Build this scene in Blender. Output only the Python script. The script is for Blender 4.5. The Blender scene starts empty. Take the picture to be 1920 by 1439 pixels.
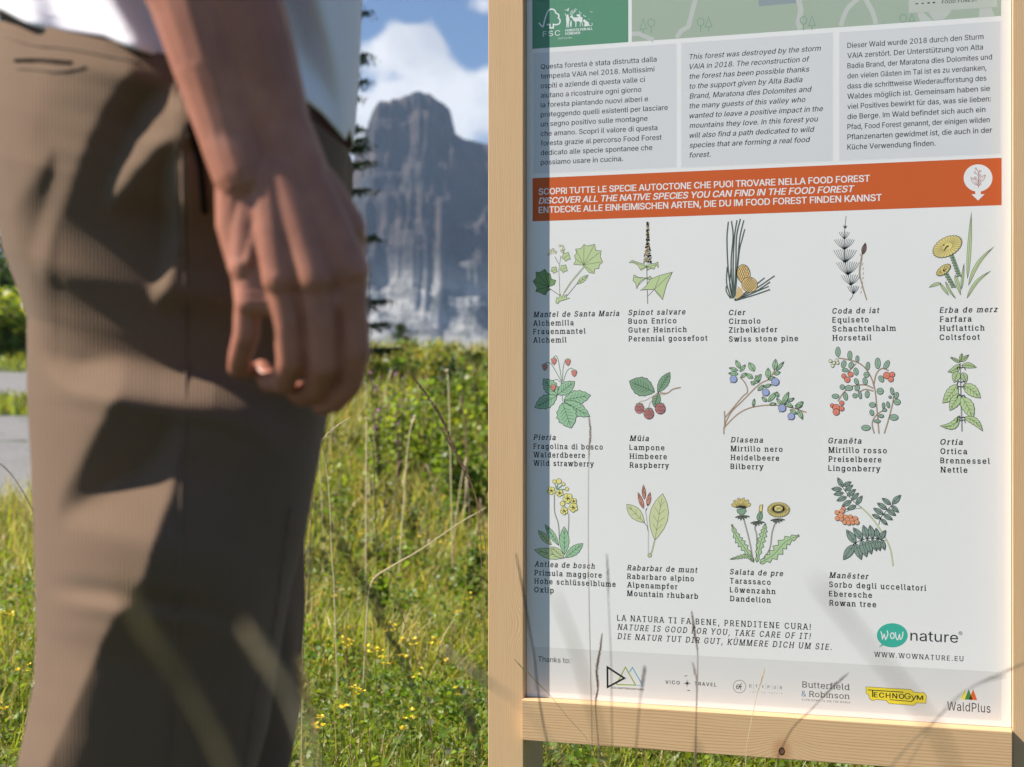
import bpy, bmesh, math, random
import numpy as np
from mathutils import Vector, Matrix, noise
from mathutils.geometry import tessellate_polygon, delaunay_2d_cdt

# ------------------------------------------------------------------ camera, sky, sun, exposure
scene = bpy.context.scene
col = scene.collection
F, CX, HY, H = 2667.0, 960.0, 726.0, 0.75      # focal length in photo pixels, centre, horizon line, lens height
cam_data = bpy.data.cameras.new("camera")
cam = bpy.data.objects.new("camera", cam_data)
col.objects.link(cam)
cam.location = (0, 0, H)
cam.rotation_euler = (math.radians(90), 0, 0)
cam_data.sensor_width = 36.0
cam_data.lens = 36.0 * F / 1920.0
cam_data.shift_y = (HY - 719.5) / 1920.0
cam_data.clip_start = 0.02
cam_data.clip_end = 20000
cam_data.dof.use_dof = True
cam_data.dof.focus_distance = 2.18
cam_data.dof.aperture_fstop = 5.7
cam_data.dof.aperture_blades = 9
scene.camera = cam

SUN_AZ, SUN_EL = 87.0, 43.0                    # degrees left of the direction towards the camera; height
sa, se = math.radians(SUN_AZ), math.radians(SUN_EL)
SUN = Vector((-math.sin(sa) * math.cos(se), -math.cos(sa) * math.cos(se), math.sin(se)))
sun_data = bpy.data.lights.new("sun", 'SUN')
sun_data.energy = 5.0
sun_data.angle = math.radians(0.53)
sun_data.color = (1.0, 0.93, 0.82)
sun = bpy.data.objects.new("sun", sun_data)
sun.rotation_euler = SUN.to_track_quat('Z', 'Y').to_euler()
sun.location = SUN * 50
col.objects.link(sun)

scene.view_settings.view_transform = 'Standard'
scene.view_settings.look = 'None'
scene.view_settings.gamma = 1.0
scene.view_settings.exposure = 1.0
scene.view_settings.use_curve_mapping = False

world = bpy.data.worlds.new("World")
scene.world = world
world.use_nodes = True
wt = world.node_tree
wt.nodes.clear()


def px_dir(x, y):
    return Vector(((x - CX) / F, 1.0, (HY - y) / F)).normalized()


def wnode(t, **k):
    n = wt.nodes.new(t)
    for a, b in k.items():
        setattr(n, a, b)
    return n


def wmath(op, a, b=None, c=None, clamp=False):
    n = wnode('ShaderNodeMath', operation=op, use_clamp=clamp)
    for i, v in enumerate((a, b, c)):
        if v is None:
            continue
        if isinstance(v, (int, float)):
            n.inputs[i].default_value = v
        else:
            wt.links.new(v, n.inputs[i])
    return n.outputs[0]


w_out = wnode('ShaderNodeOutputWorld')
w_bg = wnode('ShaderNodeBackground')
w_sky = wnode('ShaderNodeTexSky', sky_type='NISHITA')
w_sky.sun_disc = False
w_sky.sun_elevation = se
w_sky.sun_rotation = math.atan2(SUN.x, SUN.y)
w_sky.altitude = 1600
w_sky.air_density = 1.0
w_sky.dust_density = 0.6
w_tc = wnode('ShaderNodeTexCoord')
w_n1 = wnode('ShaderNodeTexNoise')
w_n1.inputs['Scale'].default_value = 22.0
w_n1.inputs['Detail'].default_value = 9.0
w_n1.inputs['Roughness'].default_value = 0.56
w_n1.inputs['Distortion'].default_value = 0.25
wt.links.new(w_tc.outputs['Generated'], w_n1.inputs['Vector'])
w_n2 = wnode('ShaderNodeTexNoise')
w_n2.inputs['Scale'].default_value = 2.2
w_n2.inputs['Detail'].default_value = 3.0
wt.links.new(w_tc.outputs['Generated'], w_n2.inputs['Vector'])
cover = wmath('MULTIPLY_ADD', w_n2.outputs['Fac'], 1.2, -0.52)
# cloud banks (+) and open sky (-) that stand above the peak
for (bx, by, rad, amt) in [(737, 75, 60, .75), (808, 82, 70, .95), (760, 190, 130, .9), (885, 200, 112, 1.1), (700, 270, 110, .8), (905, 12, 38, .75), (560, 40, 170, .6),
                           (690, 42, 42, -1.0), (770, 12, 45, -.9), (886, 78, 52, -1.25), (845, 45, 30, -.7), (690, 160, 26, -.6), (735, 145, 20, -.35)]:
    c = px_dir(bx, by)
    dist = wnode('ShaderNodeVectorMath', operation='DISTANCE')
    wt.links.new(w_tc.outputs['Generated'], dist.inputs[0])
    dist.inputs[1].default_value = c
    m = wnode('ShaderNodeMapRange', interpolation_type='SMOOTHSTEP')
    wt.links.new(dist.outputs['Value'], m.inputs['Value'])
    m.inputs['From Min'].default_value = 0
    m.inputs['From Max'].default_value = 1.35 * rad / F
    m.inputs['To Min'].default_value = amt
    m.inputs['To Max'].default_value = 0
    cover = wmath('ADD', cover, m.outputs[0])
fine = wnode('ShaderNodeTexNoise')
fine.inputs['Scale'].default_value = 38
fine.inputs['Detail'].default_value = 7
fine.inputs['Roughness'].default_value = 0.6
wt.links.new(w_tc.outputs['Generated'], fine.inputs['Vector'])
c2 = wmath('MULTIPLY_ADD', fine.outputs['Fac'], 1.3, -0.65)
c3 = wmath('ADD', cover, c2)
c3 = wmath('ADD', c3, wmath('MULTIPLY_ADD', w_n1.outputs['Fac'], 0.5, -0.25))
w_mask = wnode('ShaderNodeMapRange', interpolation_type='SMOOTHSTEP')
wt.links.new(c3, w_mask.inputs['Value'])
w_mask.inputs['From Min'].default_value = 0.18
w_mask.inputs['From Max'].default_value = 0.92
w_cloudc = wnode('ShaderNodeMix', data_type='RGBA')
w_cloudc.inputs['A'].default_value = (5.6, 5.7, 6.1, 1)
w_cloudc.inputs['B'].default_value = (8.6, 8.55, 8.6, 1)
w_sh = wnode('ShaderNodeMapRange')
w_sh.inputs['From Min'].default_value = .36
w_sh.inputs['From Max'].default_value = .62
wt.links.new(w_n1.outputs['Fac'], w_sh.inputs['Value'])
wt.links.new(w_sh.outputs[0], w_cloudc.inputs['Factor'])
w_mix = wnode('ShaderNodeMix', data_type='RGBA')
w_gain = wnode('ShaderNodeMix', data_type='RGBA', blend_type='MULTIPLY')
w_gain.inputs['Factor'].default_value = 1.0
wt.links.new(w_sky.outputs[0], w_gain.inputs['A'])
w_gain.inputs['B'].default_value = (.60, .74, .92, 1)
wt.links.new(w_gain.outputs['Result'], w_mix.inputs['A'])
wt.links.new(w_cloudc.outputs['Result'], w_mix.inputs['B'])
wt.links.new(w_mask.outputs[0], w_mix.inputs['Factor'])
wt.links.new(w_mix.outputs['Result'], w_bg.inputs['Color'])
w_bg.inputs['Strength'].default_value = 0.062
wt.links.new(w_bg.outputs[0], w_out.inputs['Surface'])

# ------------------------------------------------------------------ helpers
rng = np.random.default_rng(7)
random.seed(7)


def at(x, y, Y):
    """world point on the sight line of a photo pixel at distance Y"""
    return Vector(((x - CX) / F * Y, Y, H + (HY - y) / F * Y))


def lin(c):
    return tuple((v / 255 / 12.92) if v / 255 <= 0.04045 else ((v / 255 + 0.055) / 1.055) ** 2.4 for v in c)


def tag(o, label=None, cat=None, group=None, kind=None):
    if label: o['label'] = label
    if cat: o['category'] = cat
    if group: o['group'] = group
    if kind: o['kind'] = kind
    return o


def link(o, parent=None):
    col.objects.link(o)
    if parent is not None:
        o.parent = parent
    return o


def empty(name, loc, rotz=0.0):
    o = bpy.data.objects.new(name, None)
    o.location = loc
    o.rotation_euler = (0, 0, rotz)
    o.empty_display_size = 0.1
    col.objects.link(o)
    return o


def mesh_obj(name, verts, faces, mat=None, parent=None, smooth=False, colors=None, off=None):
    me = bpy.data.meshes.new(name)
    if off is not None:
        verts = [(v[0] - off[0], v[1] - off[1], v[2] - off[2]) for v in verts]
    me.from_pydata([tuple(v) for v in verts], [], [tuple(f) for f in faces])
    me.update()
    if mat: me.materials.append(mat)
    if smooth:
        me.polygons.foreach_set('use_smooth', [True] * len(me.polygons))
    if colors is not None:   # one colour per face
        at_ = me.color_attributes.new('ink', 'FLOAT_COLOR', 'CORNER')
        buf = []
        for p, c in zip(me.polygons, colors):
            buf.extend(list(c) + [1.0] if len(c) == 3 else list(c) for _ in range(p.loop_total))
        at_.data.foreach_set('color', np.array(buf, dtype=np.float32).ravel())
    o = bpy.data.objects.new(name, me)
    return link(o, parent)


def np_mesh(name, V, T, C=None, mat=None, parent=None, smooth=False):
    """big triangle mesh from arrays; C = colour per vertex"""
    me = bpy.data.meshes.new(name)
    V = np.ascontiguousarray(V, dtype=np.float32)
    T = np.ascontiguousarray(T, dtype=np.int32)
    me.vertices.add(len(V))
    me.vertices.foreach_set('co', V.ravel())
    me.loops.add(T.size)
    me.loops.foreach_set('vertex_index', T.ravel())
    me.polygons.add(len(T))
    me.polygons.foreach_set('loop_start', np.arange(0, T.size, T.shape[1], dtype=np.int32))
    me.polygons.foreach_set('loop_total', np.full(len(T), T.shape[1], dtype=np.int32))
    if smooth:
        me.polygons.foreach_set('use_smooth', np.ones(len(T), dtype=bool))
    me.update(calc_edges=True)
    if C is not None:
        a = me.color_attributes.new('ink', 'FLOAT_COLOR', 'POINT')
        a.data.foreach_set('color', np.hstack([C, np.ones((len(C), 1))]).astype(np.float32).ravel())
    if mat: me.materials.append(mat)
    o = bpy.data.objects.new(name, me)
    return link(o, parent)


class NT:
    """small node-tree helper"""
    def __init__(self, name):
        self.m = bpy.data.materials.new(name)
        self.m.use_nodes = True
        self.t = self.m.node_tree
        self.b = self.t.nodes['Principled BSDF']
        self.o = self.t.nodes['Material Output']

    def n(self, t, **k):
        x = self.t.nodes.new(t)
        for a, b in k.items():
            setattr(x, a, b)
        return x

    def l(self, a, b):
        self.t.links.new(a, b)

    def math(self, op, *vals, clamp=False):
        x = self.n('ShaderNodeMath', operation=op, use_clamp=clamp)
        for i, v in enumerate(vals):
            if isinstance(v, (int, float)): x.inputs[i].default_value = v
            else: self.l(v, x.inputs[i])
        return x.outputs[0]

    def noise(self, scale, detail=4, rough=.55, vec=None, dist=0):
        x = self.n('ShaderNodeTexNoise')
        x.inputs['Scale'].default_value = scale
        x.inputs['Detail'].default_value = detail
        x.inputs['Roughness'].default_value = rough
        x.inputs['Distortion'].default_value = dist
        if vec is not None: self.l(vec, x.inputs['Vector'])
        return x.outputs['Fac']

    def ramp(self, fac, stops):
        r = self.n('ShaderNodeValToRGB')
        e = r.color_ramp.elements
        while len(e) < len(stops): e.new(0.5)
        for el, (p, c) in zip(e, stops):
            el.position = p
            el.color = (*c, 1)
        self.l(fac, r.inputs[0])
        return r.outputs[0]

    def mixc(self, fac, a, b, blend='MIX'):
        x = self.n('ShaderNodeMix', data_type='RGBA', blend_type=blend)
        for s, v in (('Factor', fac), ('A', a), ('B', b)):
            if isinstance(v, (int, float)): x.inputs[s].default_value = v
            elif isinstance(v, tuple): x.inputs[s].default_value = (*v, 1)
            else: self.l(v, x.inputs[s])
        return x.outputs['Result']

    def coords(self, kind='Object', scale=(1, 1, 1), rot=(0, 0, 0)):
        tc = self.n('ShaderNodeTexCoord')
        mp = self.n('ShaderNodeMapping')
        mp.inputs['Scale'].default_value = scale
        mp.inputs['Rotation'].default_value = rot
        self.l(tc.outputs[kind], mp.inputs[0])
        return mp.outputs[0]

    def bump(self, h, strength=.3, dist=.01):
        x = self.n('ShaderNodeBump')
        x.inputs['Strength'].default_value = strength
        x.inputs['Distance'].default_value = dist
        self.l(h, x.inputs['Height'])
        self.l(x.outputs[0], self.b.inputs['Normal'])

    def base(self, c):
        if isinstance(c, tuple): self.b.inputs['Base Color'].default_value = (*c, 1)
        else: self.l(c, self.b.inputs['Base Color'])

    def set(self, **k):
        for a, v in k.items():
            self.b.inputs[a.replace('_', ' ')].default_value = v


def mat_simple(name, c, rough=.7, var=.15, scale=30, spec=.3):
    m = NT(name)
    f = m.noise(scale, 4, .6, m.coords())
    m.base(m.mixc(f, tuple(v * (1 - var) for v in c), tuple(min(1, v * (1 + var)) for v in c)))
    m.set(Roughness=rough)
    m.b.inputs['Specular IOR Level'].default_value = spec
    return m.m


def mat_attr(name, rough=.6, transl=0.0, spec=.3, bump=None, hsv=None):
    m = NT(name)
    a = m.n('ShaderNodeAttribute')
    a.attribute_name = 'ink'
    c = a.outputs['Color']
    m.base(c)
    m.set(Roughness=rough)
    m.b.inputs['Specular IOR Level'].default_value = spec
    if transl > 0:
        tr = m.n('ShaderNodeBsdfTranslucent')
        w = m.mixc(1.0, c, (1.25, 1.2, .55), 'MULTIPLY')
        m.l(w, tr.inputs['Color'])
        mx = m.n('ShaderNodeMixShader')
        mx.inputs[0].default_value = transl
        m.l(m.b.outputs[0], mx.inputs[1])
        m.l(tr.outputs[0], mx.inputs[2])
        m.l(mx.outputs[0], m.o.inputs['Surface'])
    return m.m


def interp(tab, x):
    xs = [a for a, _ in tab]
    ys = [b for _, b in tab]
    return float(np.interp(x, xs, ys))


def smooth_path(pts, n=8):
    """Catmull-Rom through points of any dimension"""
    P = [np.array(p, dtype=float) for p in pts]
    if len(P) < 3: 
        return [P[0] + (P[-1] - P[0]) * t for t in np.linspace(0, 1, n + 1)]
    Q = [2 * P[0] - P[1]] + P + [2 * P[-1] - P[-2]]
    out = []
    for i in range(1, len(Q) - 2):
        p0, p1, p2, p3 = Q[i - 1:i + 3]
        for k in range(n):
            t = k / n
            out.append(.5 * ((2 * p1) + (-p0 + p2) * t + (2 * p0 - 5 * p1 + 4 * p2 - p3) * t * t + (-p0 + 3 * p1 - 3 * p2 + p3) * t ** 3))
    out.append(P[-1])
    return out


def tube(path, radii, seg=6, cap=True):
    """verts, faces of a tube along 3-D points"""
    V, Fc = [], []
    n = len(path)
    path = [Vector(p) for p in path]
    for i, p in enumerate(path):
        d = (path[min(i + 1, n - 1)] - path[max(i - 1, 0)]).normalized()
        u = d.cross(Vector((0, 1, .13)))
        if u.length < 1e-4: u = d.cross(Vector((1, 0, 0)))
        u.normalize()
        w = d.cross(u)
        r = radii[i] if hasattr(radii, '__len__') else radii
        for k in range(seg):
            a = 2 * math.pi * k / seg
            V.append(p + u * (r * math.cos(a)) + w * (r * math.sin(a)))
    for i in range(n - 1):
        for k in range(seg):
            a, b = i * seg + k, i * seg + (k + 1) % seg
            Fc.append((a, b, b + seg, a + seg))
    if cap:
        Fc.append(tuple(range(seg - 1, -1, -1)))
        Fc.append(tuple(range((n - 1) * seg, n * seg)))
    return V, Fc


class MB:
    def __init__(self): self.v, self.f, self.c = [], [], []

    def add(self, V, Fc, c=None):
        b = len(self.v)
        self.v.extend(V)
        self.f.extend([tuple(i + b for i in f) for f in Fc])
        self.c.extend([c] * len(Fc))

    def build(self, name, mat, parent=None, smooth=False, off=None):
        return mesh_obj(name, self.v, self.f, mat, parent, smooth, self.c if self.c and self.c[0] is not None else None, off)


def box_bevel(name, lo, hi, mat, parent, bev=.0015):
    bm = bmesh.new()
    bmesh.ops.create_cube(bm, size=1)
    for v in bm.verts:
        v.co = Vector([lo[i] + (v.co[i] + .5) * (hi[i] - lo[i]) for i in range(3)])
    if bev:
        bmesh.ops.bevel(bm, geom=bm.edges[:], offset=bev, segments=2, affect='EDGES', profile=.6)
    me = bpy.data.meshes.new(name)
    bm.to_mesh(me)
    bm.free()
    me.materials.append(mat)
    return link(bpy.data.objects.new(name, me), parent)


# ------------------------------------------------------------------ terrain
def sstep(x, a, b):
    t = np.clip((x - a) / (b - a), 0, 1)
    return t * t * (3 - 2 * t)


def ground_z(X, Y):
    X = np.asarray(X, dtype=float)
    Y = np.asarray(Y, dtype=float)
    side = sstep(X + .27 * Y, -.6, 1.0)
    rise = side * (sstep(Y, 4.5, 15.0) * 1.02 + .18 * sstep(X, 2, 8)) * (1 - .75 * sstep(Y, 17, 45)) - side * 6 * sstep(Y, 30, 200)
    left = (1 - side) * (sstep(Y, 38, 75) * 2.6 - sstep(Y, 90, 300) * 9)
    bumps = .03 * np.sin(X * 1.7 + .6) * np.sin(Y * 1.1 + 1.2) * sstep(Y, 2.6, 5) + .012 * np.sin(X * 5.1) * np.sin(Y * 4.3)
    far = -18 * sstep(Y, 200, 1500)
    return rise + left + bumps + far


def build_ground():
    radii = np.concatenate([np.linspace(0.0, 3, 14)[1:], np.geomspace(3.2, 9000, 120)])
    ang = np.linspace(-math.pi, math.pi, 241)[:-1]
    # finer steps ahead of the camera
    ang = np.sort(np.concatenate([ang, np.linspace(-.6, .6, 160)]))
    V = [(0, 0, float(ground_z(0, 0)))]
    A, R = np.meshgrid(ang, radii)
    X, Y = R * np.sin(A), R * np.cos(A)
    Z = ground_z(X, Y)
    V = np.vstack([[0, 0, float(ground_z(0, 0))], np.stack([X.ravel(), Y.ravel(), Z.ravel()], 1)])
    na, nr = len(ang), len(radii)
    T = []
    for k in range(na):
        T.append((0, 1 + k, 1 + (k + 1) % na))
    idx = 1 + np.arange(nr * na).reshape(nr, na)
    a, b = idx[:-1], np.roll(idx, -1, 1)[:-1]
    c, d = np.roll(idx, -1, 1)[1:], idx[1:]
    T = np.vstack([np.array(T), np.stack([a, c, b], -1).reshape(-1, 3), np.stack([a, d, c], -1).reshape(-1, 3)])
    T = T[:, ::-1]
    m = NT('meadow_soil')
    v = m.coords()
    f = m.noise(7, 8, .65, v)
    g = m.noise(.9, 5, .6, v)
    c1 = m.ramp(f, [(.3, (.020, .022, .010)), (.5, (.045, .062, .018)), (.68, (.085, .10, .03))])
    c2 = m.mixc(g, c1, (.06, .085, .022))
    m.base(c2)
    m.set(Roughness=.95)
    m.bump(m.noise(60, 6, .7, v), .7, .03)
    o = np_mesh('meadow_ground', V, T, None, m.m, smooth=True)
    tag(o, kind='structure')


build_ground()


def in_path(X, Y):
    """gravel road running off on the left"""
    side = X + .27 * Y
    cx = -.372 * Y + .2
    w = 1.3 + .05 * Y
    near = (Y > 8.6) & (Y < 36) & (X < -.300 * Y) & (X > -.300 * Y - 9)
    far = (Y > 47) & (Y < 57) & (X < -.29 * Y)
    return near | far


def build_path():
    m = NT('gravel')
    v = m.coords()
    m.base(m.ramp(m.noise(14, 8, .7, v), [(.3, (.13, .125, .12)), (.55, (.23, .22, .215)), (.75, (.32, .31, .30))]))
    m.set(Roughness=.95)
    m.bump(m.noise(50, 5, .7, v), .6, .02)
    for (y0, y1) in ((8.4, 36), (47, 57)):
        ys = np.linspace(y0, y1, 60)
        ts = np.linspace(0, 1, 24)
        V, Fc = [], []
        for i, Y in enumerate(ys):
            x1 = -.300 * Y + .12 * math.sin(Y * 2.3) + .07 * math.sin(Y * 7.1 + 1) + .2 * math.sin(Y * .9)
            for t in ts:
                X = x1 - 9 * t
                V.append((X, Y + .15 * math.sin(X * 2.1) * (1 if i in (0, 59) else 0), float(ground_z(X, Y)) + .012))
        n = len(ts)
        for i in range(len(ys) - 1):
            for j in range(n - 1):
                a = i * n + j
                Fc.append((a, a + n, a + n + 1, a + 1))
        o = mesh_obj('gravel_road', V, Fc, m.m, smooth=True)
        tag(o, kind='structure')


build_path()


# ------------------------------------------------------------------ the peak
def build_mountain():
    D0 = 3200.0
    def X_of(px): return (px - CX) / F * D0
    def Z_of(py): return H + (HY - py) / F * D0
    prof = [(-3000, 640), (-600, 560), (200, 520), (420, 470), (560, 430), (620, 400), (655, 350), (672, 322), (690, 285), (704, 262), (714, 236), (726, 222), (748, 213),
            (772, 204), (792, 194), (810, 196), (822, 205), (838, 213), (848, 224), (852, 240), (858, 268), (874, 277), (900, 284), (918, 288), (960, 300), (1040, 330),
            (1200, 350), (1500, 420), (2200, 520), (4200, 640)]
    xs = np.array([X_of(a) for a, _ in prof])
    zs = np.array([Z_of(b) for _, b in prof])
    nx, ny = 520, 300
    # dense columns near the visible window
    gx = np.unique(np.concatenate([np.linspace(X_of(-3000), X_of(4200), 160), np.linspace(X_of(560), X_of(1000), 360)]))
    gy = np.concatenate([np.linspace(1800, 2500, 50), np.linspace(2505, 3200, 220), np.linspace(3215, 4400, 40)])
    X, Y = np.meshgrid(gx, gy)
    top = np.interp(X, xs, zs)
    # fractal noise through mathutils is slow; build ridged noise from lattice sums
    def vnoise(x, y, seed):
        r = np.random.default_rng(seed)
        tab = r.random((256, 256))
        xi, yi = np.floor(x).astype(int), np.floor(y).astype(int)
        fx, fy = x - xi, y - yi
        fx, fy = fx * fx * (3 - 2 * fx), fy * fy * (3 - 2 * fy)
        g = lambda i, j: tab[i % 256, j % 256]
        return (g(xi, yi) * (1 - fx) + g(xi + 1, yi) * fx) * (1 - fy) + (g(xi, yi + 1) * (1 - fx) + g(xi + 1, yi + 1) * fx) * fy
    def fbm(x, y, o, seed, ridged=False):
        s, a, tot = 0, 1., 0
        for k in range(o):
            n = vnoise(x * 2 ** k, y * 2 ** k, seed + k)
            if ridged: n = 1 - abs(2 * n - 1)
            s = s + n * a
            tot += a
            a *= .52
        return s / tot
    gul = fbm(X / 75 + 9, Y / 420 + 3, 6, 11, True)
    rough = fbm(X / 40, Y / 40, 5, 31)
    big = fbm(X / 260 + 4, Y / 300 + 7, 4, 51)
    tt = np.clip((Y - 2350) / (3090 - 2350), 0, 1)
    t = np.clip(tt + (130 * (gul - .5) + 190 * (big - .5)) / (3090 - 2350) * np.clip((tt - .22) * 4, 0.0, 1), 0, 1)
    # talus, lower cliff, ledge, upper tower
    shape = np.interp(t, [0, .24, .38, .47, .66, .74, .80, .93, 1.0], [0.05, .19, .27, .44, .64, .68, .73, .97, 1.0])
    strata = .010 * np.sin(shape * 110 + 3 * big) + .022 * np.sin(shape * 43 + 1 + 2 * big)
    base = -25
    Z = base + (top - base) * (shape + strata * (t > .3) * (t < .98)) + (rough - .5) * (6 + 30 * np.clip((t - .22) * 4, 0, 1)) * np.clip((1 - t) * 6, 0.08, 1)
    foot = sstep(Y, 1800, 2450)
    Z = Z * foot + (1 - foot) * -22
    back = sstep(Y, 3210, 4400)
    Z = Z * (1 - back) + back * -60
    V = np.stack([X.ravel(), Y.ravel(), Z.ravel()], 1)
    h, w = X.shape
    idx = np.arange(h * w).reshape(h, w)
    T = np.vstack([np.stack([idx[:-1, :-1], idx[:-1, 1:], idx[1:, 1:]], -1).reshape(-1, 3), np.stack([idx[:-1, :-1], idx[1:, 1:], idx[1:, :-1]], -1).reshape(-1, 3)])
    m = NT('dolomite_rock')
    v = m.coords()
    vs = m.coords(scale=(1, .6, .34))
    f = m.noise(.022, 9, .68, v)
    vert = m.noise(.03, 8, .65, vs)
    rock = m.ramp(m.math('MULTIPLY_ADD', f, .5, m.math('MULTIPLY', vert, .5)), [(.36, (.016, .017, .021)), (.5, (.040, .038, .041)), (.6, (.085, .072, .066)), (.7, (.12, .11, .11))])  # rock tones darkened: cloud shade over the peak is put into the colour
    sep = m.n('ShaderNodeSeparateXYZ')
    geo = m.n('ShaderNodeNewGeometry')
    m.l(geo.outputs['Normal'], sep.inputs[0])
    pos = m.n('ShaderNodeSeparateXYZ')
    m.l(geo.outputs['Position'], pos.inputs[0])
    # pale scree on the gentler foot, where it is broken by darker dwarf pine
    lowz = m.n('ShaderNodeMapRange')
    m.l(m.math('MULTIPLY_ADD', f, 150.0, pos.outputs['Z']), lowz.inputs['Value'])
    lowz.inputs['From Min'].default_value = 330
    lowz.inputs['From Max'].default_value = 265
    scree = m.ramp(m.noise(.022, 8, .7, v), [(.36, (.05, .055, .055)), (.47, (.24, .24, .235)), (.62, (.50, .49, .48))])
    patch = m.noise(.009, 5, .62, m.coords(scale=(1, .6, .8)))
    rock = m.mixc(m.math('MULTIPLY_ADD', patch, 3.2, -1.25, clamp=True), rock, (.020, .026, .036))
    warm = m.noise(.012, 5, .65, m.coords(scale=(1.1, .6, .6)))
    hi_ = m.n('ShaderNodeMapRange')
    m.l(pos.outputs['Z'], hi_.inputs['Value'])
    hi_.inputs['From Min'].default_value = 250
    hi_.inputs['From Max'].default_value = 480
    rock = m.mixc(m.math('MULTIPLY', m.math('MULTIPLY_ADD', warm, 4.0, -1.75, clamp=True), m.math('MULTIPLY_ADD', hi_.outputs[0], .6, .25)), rock, (.19, .13, .10))
    ledge = m.noise(.02, 5, .6, m.coords(scale=(.12, .12, 2.2)))
    rock = m.mixc(m.math('MULTIPLY_ADD', ledge, 3.0, -1.25, clamp=True), rock, (.085, .074, .072))
    m.base(m.mixc(lowz.outputs[0], rock, scree))
    m.set(Roughness=1.0)
    m.b.inputs['Specular IOR Level'].default_value = .1
    m.bump(m.math('ADD', m.noise(.09, 8, .7, vs), m.math('MULTIPLY', ledge, .8)), 1.0, 11)
    o = np_mesh('mountain', V, T, None, m.m, smooth=False)
    tag(o, kind='structure')


build_mountain()

# ------------------------------------------------------------------ the information board
D_L = 2.285                                     # distance of the panel's left edge
YAW = math.atan(F / 8938.0)
PLX = (985 - CX) / F * D_L
TX, TY = math.cos(YAW), -math.sin(YAW)          # along the panel, to the right
NX, NY = -math.sin(YAW), -math.cos(YAW)         # out of the panel, towards the viewer


def brd(px, py, off=0.0):
    """photo pixel -> (s, z) on the plane that lies `off` in front of the panel"""
    dx, dz = (px - CX) / F, (HY - py) / F
    ox, oy = PLX + NX * off, D_L + NY * off
    t = (ox * NX + oy * NY) / (dx * NX + NY)
    return ((t * dx - ox) * TX + (t - oy) * TY, H + t * dz)


sign = empty('information_board', (PLX, D_L, 0), -YAW)
tag(sign, 'trilingual forest information board in a pale wooden frame beside the person', 'sign')


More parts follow.
